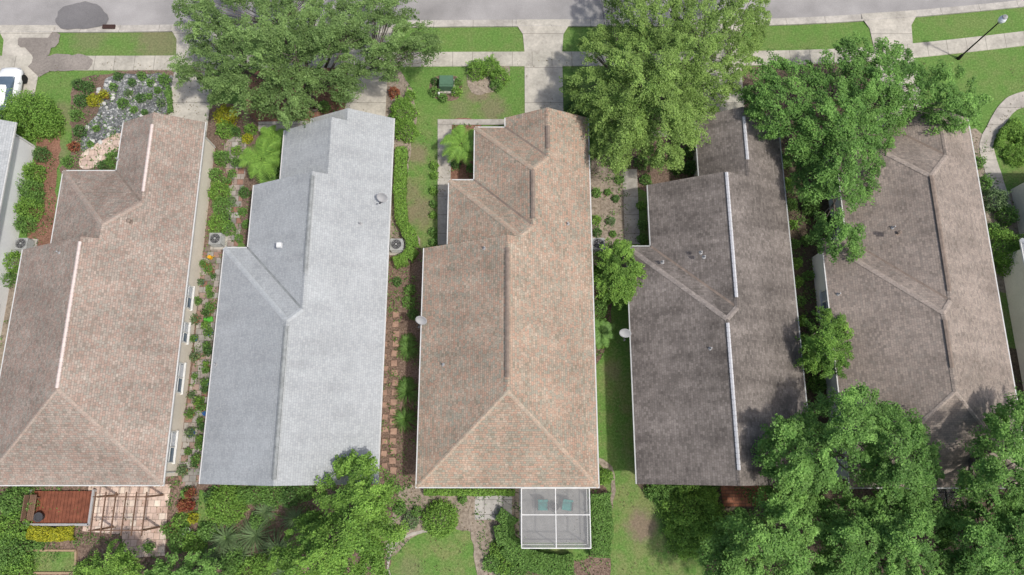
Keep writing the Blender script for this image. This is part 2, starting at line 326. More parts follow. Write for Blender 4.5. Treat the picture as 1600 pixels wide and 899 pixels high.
patch("path",[(742,774),(800,774),(800,812),(742,812)],concmat("patio_slab",(.44,.42,.39),.9,.9,.1),Z4,"square concrete slabs behind the tan house","path",jit=0)
patch("path",[(684,187),(792,187),(792,196),(706,196),(702,383),(684,383)],M_path,.02,"concrete entry path beside driveway","path",jit=0)
patch("path",[(404,191),(515,189),(515,204),(404,206)],M_path,.02,"concrete entry path under oak","path",jit=0)
patch("path",[(973,265),(995,265),(1000,382),(976,382)],M_path,.02,"narrow concrete side path","path",jit=0)
patch("path",[(1010,205),(1100,200),(1100,212),(1010,216)],M_path,.02,"concrete entry path","path",jit=0)
patch("path",[(1575,152),(1640,140),(1640,165),(1590,172),(1560,210),(1552,232),(1570,290),(1580,330),(1556,330),(1545,290),(1530,235),(1540,200)],M_path,.02,"curved concrete path on lawn","path",jit=.02)
patch("path",[(1300,180),(1400,178),(1400,194),(1300,196)],M_path,.02,"concrete entry path","path",jit=0)
patch("path",[(130,240),(180,210),(192,214),(188,232),(150,262),(126,262)],M_paver,.02,"tan flagstone path","path",jit=.03)
patch("path",[(352,225),(384,222),(380,300),(372,385),(350,385),(356,300)],M_oldpaver,.012,"mixed garden pavers between plants","path",jit=.03)
patch("path",[(318,395),(346,395),(331,560),(314,745),(280,745),(303,560)],M_oldpaver,.012,"mixed old pavers beside the grey house","path",jit=.03)
PATIO=[(140,757),(268,757),(262,800),(258,868),(196,872),(190,835),(130,830)]
patch("path",PATIO,M_paver,.012,"pinkish square paver patio behind house","path",jit=.02,smooth=False)
patch("path",[(1125,757),(1195,757),(1200,792),(1130,792)],M_brick,.012,"red tile patio patch","path",jit=0)
patch("road",[(88,30),(100,12),(140,4),(165,18),(168,38),(130,46),(95,44)],M_wet,.0605,"damp patch on the street asphalt","road",jit=.1)
patch("driveway",[(40,50),(85,50),(92,62),(70,100),(82,112),(60,118),(45,105),(52,90),(30,70)],M_wetc,.0645,"damp stain on the driveway","driveway",jit=.15)
patch("pavement",[(75,88),(140,89),(138,109),(75,110)],M_wetc,.067,"damp stained stretch of pavement","pavement",jit=.12)
dp=plot(171,44,0); b=MB(); b.box((dp[0],dp[1]+.05,.09),(.95,.32,.1)); 
for i in range(8): b.box((dp[0]-.4+i*.112,dp[1]+.05,.15),(.04,.26,.02))
reg(b.obj("storm_drain",[M_rust]),"rusty dark storm drain grate in the kerb","drain")
# ------------------------------------------------------------ houses
P_=.5; EZ=2.8
def rooffaces(name,faces,mat,par,xr):
    me=bpy.data.meshes.new(name); vs=[];fs=[]
    for f in faces:
        b0=len(vs); vs+=f; fs.append(tuple(range(b0,b0+len(f))))
    me.from_pydata(vs,[],fs); me.materials.append(mat); me.update()
    uvl=me.uv_layers.new(name="UVMap")
    for p in me.polygons:
        n=p.normal.copy()
        if abs(n.z)<.99:
            ud=Vector((0,0,1)).cross(n).normalized(); vd=n.cross(ud)
        else: ud=Vector((1,0,0));vd=Vector((0,1,0))
        for li in p.loop_indices:
            co=me.vertices[me.loops[li].vertex_index].co; uvl.data[li].uv=(co.dot(ud)+xr*.37,co.dot(vd))
    o=bpy.data.objects.new(name,me); COL.objects.link(o); child(o,par); return o
def house(xr,secs,back,backhip,rm,vm,vents,label,wallmat,winR=(),winL=(),pipes=()):
    n=len(secs); W=secs[-1][0]; em=empty("house",(xr-W/2,(secs[0][1]+back)/2,0)); reg(em,label,"house")
    T=lambda x,y,z:(xr-x,y,EZ+z)
    fc=[]; caps=[]
    rid=[]
    w,f,t=secs[0]
    rid.append((w/2,f) if t=='g' else (w/2,f-w/2))
    for k in range(1,n):
        w0=secs[k-1][0]; w,f,t=secs[k]
        if t=='g': rid+= [(w0/2,f),(w/2,f)]
        else: rid+= [(w0/2,f-w0/2),(w/2,f-w/2)]
    rid.append((W/2,back+(W/2 if backhip else 0)))
    poly=[(0,back),(0,secs[0][1])]+rid
    fc.append([T(x,y,P_*x) for x,y in poly])
    for k in range(n):
        w,f,t=secs[k]; S=[(w/2,f) if t=='g' else (w/2,f-w/2),(w,f)]
        if k+1<n:
            f2,t2=secs[k+1][1],secs[k+1][2]
            S+= [(w,f2),(w/2,f2) if t2=='g' else (w/2,f2-w/2)]
            if t2=='h': caps.append(('v',(w,f2,0),(w/2,f2-w/2,P_*w/2)))
        else: S+= [(w,back),(w/2,back+(W/2 if backhip else 0))]
        fc.append([T(x,y,P_*(w-x)) for x,y in S])
        if t=='h':
            if k==0: q=[(w,f),(w/2,f-w/2),(0,f)]
            else:
                w0=secs[k-1][0]; q=[(w,f),(w/2,f-w/2),(w0/2,f-w0/2),(w0,f)]
            fc.append([T(x,y,P_*(f-y)) for x,y in q])
            caps.append(('h',(w,f,0),(w/2,f-w/2,P_*w/2)))
            if k: caps.append(('h',(w0/2,f-w0/2,P_*w0/2),(w/2,f-w/2,P_*w/2)))
        caps.append(('r',(w/2,S[0][1],P_*w/2),(w/2,S[-1][1],P_*w/2)))
    if backhip:
        fc.append([T(0,back,0),T(W/2,back+W/2,P_*W/2),T(W,back,0)])
        caps+= [('b',(0,back,0),(W/2,back+W/2,P_*W/2)),('b',(W,back,0),(W/2,back+W/2,P_*W/2))]
    def up(f):
        nn=Vector((0,0,0))
        for i in range(len(f)):
            a=Vector(f[i]);c=Vector(f[(i+1)%len(f)]); nn+=a.cross(c)
        return f if nn.z>0 else f[::-1]
    roof=rooffaces("roof",[up(f) for f in fc],rm,em,xr)
    out=[(0,secs[0][1])]
    for k,(w,f,t) in enumerate(secs):
        out+= [(w,f)]; out+= [(w,secs[k+1][1])] if k+1<n else [(w,back)]
    out.append((0,back))
    b=MB(); m=len(out)
    top=[T(x,y,-.002) for x,y in out]; bot=[T(x,y,-.19) for x,y in out]
    b.add(top+bot,[(i,(i+1)%m,m+(i+1)%m,m+i) for i in range(m)]+[tuple(range(m,2*m))])
    b.obj("fascia",M_white,parent=em)
    ins=.45; o2=[(ins,secs[0][1]-ins)]
    for k,(w,f,t) in enumerate(secs):
        o2+= [(w-ins,f-ins)]; o2+= [(w-ins,secs[k+1][1]-ins)] if k+1<n else [(w-ins,back+ins)]
    o2.append((ins,back+ins)); b=MB(); m=len(o2)
    b.add([(xr-x,y,0) for x,y in o2]+[(xr-x,y,EZ-.195) for x,y in o2],[(i,(i+1)%m,m+(i+1)%m,m+i) for i in range(m)])
    for k,(w,f,t) in enumerate(secs):
        if t=='g':
            if k==0: q=[(w,0),(w/2,P_*w/2),(0,0)]
            else: w0=secs[k-1][0]; q=[(w,0),(w/2,P_*w/2),(w0/2,P_*w0/2),(w0,0)]
            b.add([T(x,f-.004,z-.01) for x,z in q],[tuple(range(len(q)))])
    if not backhip: b.add([T(x,back+.004,z-.01) for x,z in ((0,0),(W/2,P_*W/2),(W,0))],[(0,1,2)])
    b.obj("wall",wallmat,parent=em)
    for ty,a,c in caps:
        A=Vector(T(*a));C=Vector(T(*c)); d=(C-A)
        if d.length<.3: continue
        d.normalize(); sd=Vector((0,0,1)).cross(d).normalized(); b=MB()
        if ty=='v':
            wd=.07; z=Vector((0,0,.035)); dn=Vector((0,0,.01))
            b.add([A-sd*wd+z,A+dn,A+sd*wd+z,C-sd*wd+z,C+dn,C+sd*wd+z],[(0,1,4,3),(1,2,5,4)]); vo=b.obj("valley_flashing",C_grey if rm is R_grey else C_tan); vo.parent=roof; continue
        drop=.075 if ty=='r' else .05; wd={'h':.16,'b':.12,'r':.14}[ty]
        steps=max(1,int((C-A).length/.3)); vv=[];ff=[]
        for i in range(steps+1):
            p=A+(C-A)*(i/steps); l1=.026+.012*(i%2)
            vv+= [p-sd*wd+Vector((0,0,l1-drop)),p+Vector((0,0,l1)),p+sd*wd+Vector((0,0,l1-drop))]
            if i: o_=3*(i-1); ff+= [(o_,o_+1,o_+4,o_+3),(o_+1,o_+2,o_+5,o_+4)]
        b.add(vv,ff); cp=b.obj("ridge_cap" if ty=='r' else "hip_cap",rm if ty=='r' else CAPS[rm.name]); cp.parent=roof
        uvl=cp.data.uv_layers.new(name="UVMap")
        for l in cp.data.loops: co=cp.data.vertices[l.vertex_index].co; uvl.data[l.index].uv=(co.x,co.y)
    for (k,v0,v1) in vents:
        w=secs[k][0]; zz=P_*w/2; y0=yof(v0,EZ+zz); y1=yof(v1,EZ+zz); b=MB()
        x=xr-w/2; nn=int(abs(y0-y1)/.3); hw=.1 if vm in (C_white,C_pink) else .13
        for i in range(nn):
            ya=y0+(y1-y0)*i/nn; yb=y0+(y1-y0)*(i+.9)/nn
            for sg in (-1,1):
                b.add([(x,ya,EZ+zz+.11),(x,yb,EZ+zz+.11),(x+sg*hw,yb,EZ+zz+.05),(x+sg*hw,ya,EZ+zz+.05),(x+sg*hw,yb,EZ+zz-.05),(x+sg*hw,ya,EZ+zz-.05)],[(0,1,2,3),(3,2,4,5)])
        y_lo,y_hi=min(y0,y1),max(y0,y1)
        for sg in (-1,1): b.add([(x,y_lo,EZ+zz+.095),(x,y_hi,EZ+zz+.095),(x+sg*(hw-.02),y_hi,EZ+zz+.03),(x+sg*(hw-.02),y_lo,EZ+zz+.03)],[(0,1,2,3)])
        rv=b.obj("ridge_vent",vm); rv.parent=roof
    b=MB(); y0=secs[0][1]
    L=y0-back; b.box((xr+.04,back+L/2,EZ-.06),(.07,L,.11))
    for k,(w,f,t) in enumerate(secs):
        e=secs[k+1][1] if k+1<n else back
        b.box((xr-w-.04,(f+e)/2,EZ-.06),(.07,abs(f-e)-.01,.11))
        if t=='h':
            w0=secs[k-1][0] if k else 0
            b.box((xr-(w+w0)/2,f+.04,EZ-.06),(w-w0,.07,.11))
    if backhip: b.box((xr-W/2,back-.04,EZ-.06),(W+.15,.07,.11))
    for yy in (secs[0][1]-.6,back+.7): b.tube((xr-ins+.05,yy,.05),(xr-ins+.05,yy,EZ-.2),.045,.045,6)
    b.obj("gutter",M_gut if rm is not R_dark else M_metal,parent=em)
    for sideX,wins in ((xr-ins,winR),(xr-W+ins,winL)):
        sg=1 if sideX>xr-W/2 else -1
        for yy,L in wins:
            b=MB(); X=sideX+sg*.03; z0,z1=.95,2.15
            for dy in (-L/2,0,L/2): b.box((X,yy+dy,(z0+z1)/2),(.1,.08,z1-z0))
            b.box((X,yy,z1),(.12,L+.1,.08)); b.box((X+sg*.03,yy,z0-.03),(.2,L+.2,.07)); b.box((X,yy,1.55),(.08,L,.05))
            wf=b.obj("window",M_white,parent=em)
            b=MB(); b.box((sideX+sg*.012,yy,1.55),(.03,L-.05,1.15)); g=b.obj("pane",M_glass); g.parent=wf
            b=MB()
            for i in range(7): b.box((sideX+sg*.035,yy+L*.25,1.06+i*.085),(.012,L*.42,.05))
            g=b.obj("blind",M_blind); g.parent=wf
    b=MB(); xc=xr-secs[0][0]/2+.1; b.box((xc,secs[0][1]-ins+.03,1.1),(2.6,.06,2.2))
    for i in range(4): b.box((xc,secs[0][1]-ins+.07,.28+i*.55),(2.5,.03,.42))
    b.obj("garage_door",M_white,parent=em)
    for (u,v,kind) in pipes:
        z=EZ+1
        for _ in range(12):
            x,y,_z=plot(u,v,z); lx=xr-x; wk=W
            for (w,f,t) in secs[::-1]:
                if y<=f: wk=w;break
                wk=w
            z=EZ+P_*max(0,min(lx,wk-lx))
        b=MB()
        if kind=='b':
            b.box((x,y,z+.1),(.34,.34,.22),0,0,.8); pm=M_white
        elif kind=='d':
            b.tube((x,y,z-.05),(x,y,z+.3),.09,.09,10); b.tube((x,y,z+.3),(x,y,z+.38),.14,.05,10); b.box((x,y,z+.01),(.3,.3,.03)); pm=C_tan
        else:
            b.tube((x,y,z-.05),(x,y,z+.3),.045,.045,8); b.tube((x,y,z-.02),(x,y,z+.08),.13,.05,8); pm=M_lgrey
        o=b.obj("vent_pipe",pm); o.parent=roof
    return em
house(-34.4,[(5.65,22.4,'g'),(9.25,18.6,'h'),(11.05,13.2,'g')],-1.8,True,R_grey,C_grey,[(2,378,607)],"white walled house with pale grey shingle roof",M_whitewall,[(9,1.6),(5,1.6)])
house(-21.25,[(5.65,22.4,'g'),(9.25,18.77,'h'),(11.05,13.2,'g')],-1.75,True,R_pink,C_pink,[(0,195,300),(2,378,607)],"cream house with pinkish brown shingle roof and pink ridge vents",M_cream,[(10.3,1.5),(7.9,1.3),(4.9,1.9),(.5,1.9)],(),[(204,347,'d'),(93,395,'p'),(185,250,'p')])
house(-8.2,[(5.7,22.7,'g'),(7.5,21.8,'g'),(9.25,17.75,'g'),(10.8,13.3,'h')],-1.7,False,R_grey,C_grey,[(2,275,425),(3,510,750)],"cream house with pale grey shingle roof",M_cream,[(15,1.2),(5,1.6)],(),[(437,384,'b'),(563,350,'p'),(338,570,'p')])
house(5.25,[(5.7,22.75,'g'),(7.8,22.0,'h'),(9.5,18.1,'h'),(11.05,13.3,'g')],-1.87,True,R_tan,C_tan,[(0,197,232),(1,266,342),(3,387,590)],"cream house with mottled tan shingle roof and screened porch",M_cream,[(8,1.4)],(),[(887,350,'p'),(757,388,'p'),(693,570,'p')])
house(18.4,[(5.7,22.8,'g'),(9.22,17.75,'g'),(10.8,13.4,'h')],-1.7,False,R_dark,C_white,[(0,183,250),(1,270,465),(2,505,735)],"cream house with weathered dark brown shingle roof and white ridge vents",M_cream,(),[(8,1.5),(3,1.5)],[(1095,395,'p'),(1100,402,'p'),(1110,545,'p'),(1035,410,'p')])
house(31.6,[(5.7,22.7,'g'),(9.4,22.1,'h'),(11.05,13.9,'h')],-1.9,True,R_brown,C_tan,[(1,275,455),(2,500,575)],"white house with grey brown shingle roof under trees",M_whitewall,(),[(10,1.5),(6,1.5)],[(1402,365,'d'),(1395,356,'p'),(1310,460,'p')])
house(44.8,[(5.7,22.7,'g'),(9.4,19.,'h'),(11.05,13.9,'h')],-1.9,True,R_grey,C_grey,[(2,500,575)],"cream house with grey roof at the edge of a curved path",M_cream)
# ------------------------------------------------------------ foliage
PAL={}
def leafmat(name,a,bc,tr=.33,g=1.5):
    a=tuple(x*g for x in a); bc=tuple(x*g for x in bc)
    m,nt,p,o=newmat(name); at=nt.nodes.new('ShaderNodeAttribute'); at.attribute_name="tone"; xyz=sepxyz(nt,at.outputs['Vector'])
    col=mixc(nt,xyz[1],a,bc); sc=nt.nodes.new('ShaderNodeVectorMath'); sc.operation='SCALE'; nt.links.new(col,sc.inputs[0]); nt.links.new(xyz[0],sc.inputs['Scale'])
    nt.links.new(sc.outputs[0],p.inputs['Base Color']); p.inputs['Roughness'].default_value=.55; p.inputs['Specular IOR Level'].default_value=.25
    t=nt.nodes.new('ShaderNodeBsdfTranslucent'); nt.links.new(sc.outputs[0],t.inputs[0]); mx=nt.nodes.new('ShaderNodeMixShader'); mx.inputs[0].default_value=tr
    nt.links.new(p.outputs[0],mx.inputs[1]); nt.links.new(t.outputs[0],mx.inputs[2]); nt.links.new(mx.outputs[0],o.inputs[0]); return m
PAL['mid']=leafmat("mid_green_leaves",(.06,.125,.028),(.13,.23,.055))
PAL['lime']=leafmat("bright_green_leaves",(.082,.17,.03),(.172,.285,.052),g=1.4)
PAL['dark']=leafmat("dark_green_leaves",(.038,.085,.024),(.085,.155,.042))
PAL['yellow']=leafmat("yellow_green_leaves",(.2,.24,.02),(.42,.4,.03),g=1.1)
PAL['red']=leafmat("red_leaves",(.25,.05,.05),(.3,.16,.06),g=1)
PAL['grey']=leafmat("grey_green_leaves",(.075,.125,.055),(.14,.2,.085),.3,1.35)
PAL['oak']=leafmat("oak_leaves",(.078,.135,.04),(.16,.24,.08),.38,1.5)
PAL['elm']=leafmat("yellowish_tree_leaves",(.11,.185,.042),(.2,.29,.078),.38,1.45)
PAL['tree']=leafmat("fresh_tree_leaves",(.065,.145,.032),(.145,.26,.062),g=1.5)
PAL['litter']=leafmat("fallen_leaves_mix",(.2,.14,.08),(.1,.16,.04),g=1)
def leaves(name,C,tone,hue,L,W,mat,up=.7,parent=None):
    C=np.asarray(C,dtype=np.float64); n=len(C)
    nr=rng.normal(size=(n,3)); nr/=np.linalg.norm(nr,axis=1)[:,None]; nr[:,2]=np.abs(nr[:,2]); nr[:,2]+=up; nr/=np.linalg.norm(nr,axis=1)[:,None]
    t=np.cross(nr,rng.normal(size=(n,3))); t/=np.linalg.norm(t,axis=1)[:,None]; bb=np.cross(nr,t)
    sz=rng.uniform(.65,1.3,n)[:,None]; l=t*L*.5*sz; w=bb*W*.5*sz; mid=C-nr*L*.06
    V=np.stack([C-l,mid+w,C+l,mid-w],1).reshape(-1,3)
    me=bpy.data.meshes.new(name); me.vertices.add(4*n); me.vertices.foreach_set("co",V.ravel().astype(np.float32))
    me.loops.add(4*n); me.loops.foreach_set("vertex_index",np.arange(4*n,dtype=np.int32)); me.polygons.add(n); me.polygons.foreach_set("loop_start",np.arange(0,4*n,4,dtype=np.int32))
    me.update(calc_edges=True)
    at=me.attributes.new("tone",'FLOAT_VECTOR','POINT'); a=np.zeros((4*n,3),dtype=np.float32); a[:,0]=np.repeat(tone,4); a[:,1]=np.repeat(hue,4); at.data.foreach_set("vector",a.ravel())
    me.materials.append(mat); o=bpy.data.objects.new(name,me); COL.objects.link(o)
    if parent: child(o,parent)
    return o
def inpoly(x,y,P):
    c=False;n=len(P);j=n-1
    for i in range(n):
        if (P[i][1]>y)!=(P[j][1]>y) and x<(P[j][0]-P[i][0])*(y-P[i][1])/(P[j][1]-P[i][1])+P[i][0]: c=not c
        j=i
    return c
def edist(x,y,P):
    d=1e9
    for i in range(len(P)):
        ax,ay=P[i];bx,by=P[(i+1)%len(P)];dx,dy=bx-ax,by-ay; t=max(0,min(1,((x-ax)*dx+(y-ay)*dy)/(dx*dx+dy*dy+1e-9)))
        d=min(d,math.hypot(x-ax-t*dx,y-ay-t*dy))
    return d
def tree(outline,zlo,zhi,pal,label,over=3.6,cr=.44,leaf=(.14,.08),gap=-.28,lpc=120,base=None,hue0=.5,group=None,feather=1.0):
    xs=[p[0] for p in outline];ys=[p[1] for p in outline]
    x0,x1,y0,y1=min(xs),max(xs),min(ys),max(ys)
    area=0
    for i in range(len(outline)):
        a=outline[i];c=outline[(i+1)%len(outline)]; area+=a[0]*c[1]-c[0]*a[1]
    area=abs(area)/2; zm=(zlo+zhi)/2; ppm=F/((H-zm)*.97)
    m=int(over*area/(math.pi*(cr*ppm)**2)); sd=random.random()*100
    cl=[];emax=min(x1-x0,y1-y0)*.42; tries=0
    cu=sum(xs)/len(xs);cv=sum(ys)/len(ys)
    while len(cl)<m and tries<m*30:
        tries+=1
        u=random.uniform(x0,x1);v=random.uniform(y0,y1)
        if not inpoly(u,v,outline): continue
        e=edist(u,v,outline)
        if e<cr*ppm*.35*random.random(): continue
        g=noise.noise((u/30,v/30,sd))+.35*noise.noise((u/12,v/12,sd))
        if g<gap: continue
        lump=noise.noise((u/50+7,v/50,sd+3)); fin=noise.noise((u/18,v/18,sd+9))
        dome=min(1,e/emax)**.55
        z=zlo+(zhi-zlo)*dome+ (lump*1.5+fin*.8)*(.35+.65*dome)
        if random.random()<.25: z=zlo+(z-zlo)*random.uniform(.3,.9)
        cl.append((plot(u,v,max(z,zlo*.7)),fin+lump*.5,math.atan2(-(v-cv),(u-cu))))
    if base is None: base=plot(cu,cv,zm*.9)[:2]
    em=empty("tree",(base[0],base[1],0)); reg(em,label,"tree",group=group)
    C=[];T=[];Hh=[]
    for (p,l,ra) in cl:
        n=int(lpc*random.uniform(.6,1.4)); r=cr*random.uniform(.6,1.35)
        q=rng.normal(size=(n,3)); q/=np.linalg.norm(q,axis=1)[:,None]; q*=(rng.uniform(0,1,n)**.45)[:,None]
        ang=ra+random.gauss(0,.5); st=np.array([1.3+.4*feather,.75-.12*feather,.4])*r; q*=st
        qx=q[:,0]*math.cos(ang)-q[:,1]*math.sin(ang); qy=q[:,0]*math.sin(ang)+q[:,1]*math.cos(ang); q[:,0]=qx;q[:,1]=qy
        q[:,2]-= (q[:,0]**2+q[:,1]**2)/r*.3
        C.append(q+np.array(p)); tt=random.uniform(.8,1.15)*(1+l*.28); T.append(tt*rng.uniform(.8,1.25,n)); Hh.append(np.clip(hue0+l*.5+rng.normal(0,.18,n)+random.uniform(-.15,.15),0,1))
    leaves("crown",np.concatenate(C),np.concatenate(T),np.concatenate(Hh),leaf[0],leaf[1],PAL[pal],.85,em)
    b=MB(); tr=.11+zhi*.018; P0=Vector((base[0],base[1],0)); fork=Vector((base[0]+random.uniform(-.2,.2),base[1]+random.uniform(-.2,.2),zlo*.75))
    b.tube(P0+Vector((0,0,-.1)),P0+Vector((0,0,.3)),tr*1.5,tr*1.05,9); b.tube(P0+Vector((0,0,.3)),fork,tr*1.05,tr*.85,9)
    k=max(5,min(12,m//25))
    sel=random.sample(cl,min(len(cl),k)); mains=[]
    for p,_,_ in sel:
        e=Vector(p)-Vector((0,0,.6)); midp=fork.lerp(e,.5)+Vector((random.uniform(-.3,.3),random.uniform(-.3,.3),-.4+.3*random.random()))
        b.tube(fork,midp,tr*.6,tr*.38,7); b.tube(midp,e,tr*.38,tr*.1,6); mains+= [midp,fork.lerp(midp,.6),midp.lerp(e,.5)]
    for p,_,_ in random.sample(cl,min(len(cl),max(20,m//6))):
        e=Vector(p)-Vector((0,0,.12)); s=min(mains,key=lambda q:(q-e).length); j=s.lerp(e,.5)+Vector((random.uniform(-.15,.15),random.uniform(-.15,.15),-.1))
        b.tube(s,j,.04,.026,5,cap=False); b.tube(j,e,.026,.01,5,cap=False)
    b.obj("trunk",M_bark,smooth=True,parent=em)
    return em
def circ(u,v,a,bq=None,n=14,j=.12):
    bq=bq or a; return [(u+a*math.cos(2*math.pi*i/n)*random.uniform(1-j,1+j),v+bq*math.sin(2*math.pi*i/n)*random.uniform(1-j,1+j)) for i in range(n)]
tree([(262,100),(300,70),(268,20),(300,-40),(640,-40),(650,20),(690,70),(670,100),(630,95),(610,130),(560,120),(545,170),(500,150),(480,185),(440,195),(400,165),(385,200),(360,150),(330,165),(310,120),(285,135)],3.2,8.5,'oak',"broad greyish green oak tree beside the street",5.2,.41,(.135,.07),-.46,120)
tree([(935,-40),(1195,-40),(1205,30),(1185,80),(1165,130),(1120,165),(1105,205),(1060,255),(1030,262),(1000,235),(965,270),(925,245),(925,195),(895,165),(880,125),(915,95),(900,60),(945,35)],3.0,8.8,'elm',"leafy yellowish green tree by the pavement",5.6,.41,(.13,.07),-.55,125,feather=.7)
tree([(1160,112),(1210,85),(1262,95),(1330,58),(1400,62),(1440,100),(1500,98),(1545,155),(1530,195),(1465,212),(1440,170),(1405,205),(1385,260),(1362,300),(1340,345),(1368,375),(1330,412),(1290,400),(1268,365),(1285,320),(1240,300),(1240,240),(1190,215),(1160,165)],3.4,8.4,'tree',"irregular green tree spreading over a brown roof",4.4,.43,(.145,.082),-.38,118,hue0=.45,feather=.7)
tree(circ(970,425,46,50,n=16,j=.08),1.6,4.4,'lime',"small bright green tree between two houses",4.6,.32,(.12,.075),-.9,110)
tree([(1258,500),(1290,482),(1325,500),(1338,545),(1325,592),(1285,595),(1252,560)],2.4,5.8,'lime',"small mid green tree between houses",4.2,.34,(.12,.07),-.7,110,hue0=.25)
tree([(520,722),(560,710),(600,732),(622,775),(610,805),(628,835),(602,870),(615,930),(425,930),(415,885),(445,850),(452,820),(495,800),(488,765),(505,742)],3.4,8.0,'lime',"bright green tree behind the grey roofed house",4.,.4,(.135,.078),-.36,115,hue0=.45)
gg="trees behind the houses"
TA=dict(over=4.1,cr=.42,leaf=(.14,.082),gap=-.38,lpc=115,group=gg,feather=.5)
tl="dense fresh green tree behind the houses"
tree([(1188,690),(1210,642),(1262,645),(1300,615),(1355,598),(1400,640),(1390,720),(1320,765),(1230,775),(1185,735)],4.6,9.6,'tree',tl,**TA)
tree([(1370,630),(1432,640),(1462,690),(1472,750),(1430,805),(1360,795),(1345,720)],3.6,8.4,'tree',tl,hue0=.4,**TA)
tree([(1105,850),(1140,800),(1180,782),(1195,745),(1275,760),(1305,820),(1300,930),(1110,930),(1085,880)],3.,7.5,'tree',tl,hue0=.65,**TA)
tree([(1285,775),(1400,770),(1482,790),(1500,930),(1270,930)],2.8,7.5,'tree',tl,hue0=.45,**TA)
tree([(1495,765),(1515,700),(1548,650),(1592,615),(1660,620),(1660,780),(1560,800)],4.6,9.5,'tree',tl,hue0=.5,**TA)
tree([(1470,800),(1560,770),(1670,775),(1670,930),(1465,930)],2.6,7.,'tree',"dark green tree behind the houses",hue0=.25,**TA)
tree([(135,880),(160,850),(190,855),(215,885),(215,930),(120,930)],1.6,4.,'lime',"small green tree at the garden edge",3.8,.36,(.13,.075),-.4,105)
tree([(225,895),(262,872),(330,868),(355,930),(215,930)],1.6,3.8,'tree',"small green tree at the garden edge",3.8,.36,(.13,.075),-.4,105,hue0=.7)
def bush(u,v,rp,h,pal,rough=.35):
    rp*=1.02
    ppm=F/((H-h*.6)*(c_-(449.5-v)/F*s_)); r=rp/ppm; x,y,_=plot(u,v,h*.6); n=int(1500*max(r,.3)**2*(1+h*.45))+60; n=min(n,9000)
    d=rng.normal(size=(n,3)); d/=np.linalg.norm(d,axis=1)[:,None]; d[:,2]=np.abs(d[:,2])
    sd=random.random()*50
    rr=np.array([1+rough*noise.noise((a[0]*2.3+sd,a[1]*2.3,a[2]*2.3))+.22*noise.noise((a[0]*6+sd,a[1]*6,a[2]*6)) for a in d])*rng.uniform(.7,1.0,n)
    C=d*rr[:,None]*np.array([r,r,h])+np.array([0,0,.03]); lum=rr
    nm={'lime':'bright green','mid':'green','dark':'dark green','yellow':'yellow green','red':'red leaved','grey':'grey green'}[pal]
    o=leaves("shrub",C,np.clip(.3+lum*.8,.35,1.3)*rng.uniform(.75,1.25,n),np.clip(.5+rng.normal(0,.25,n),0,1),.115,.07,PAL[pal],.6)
    o.location=(x,y,0); reg(o,nm+" rounded shrub in a garden bed","shrub",group="garden shrubs"); return o
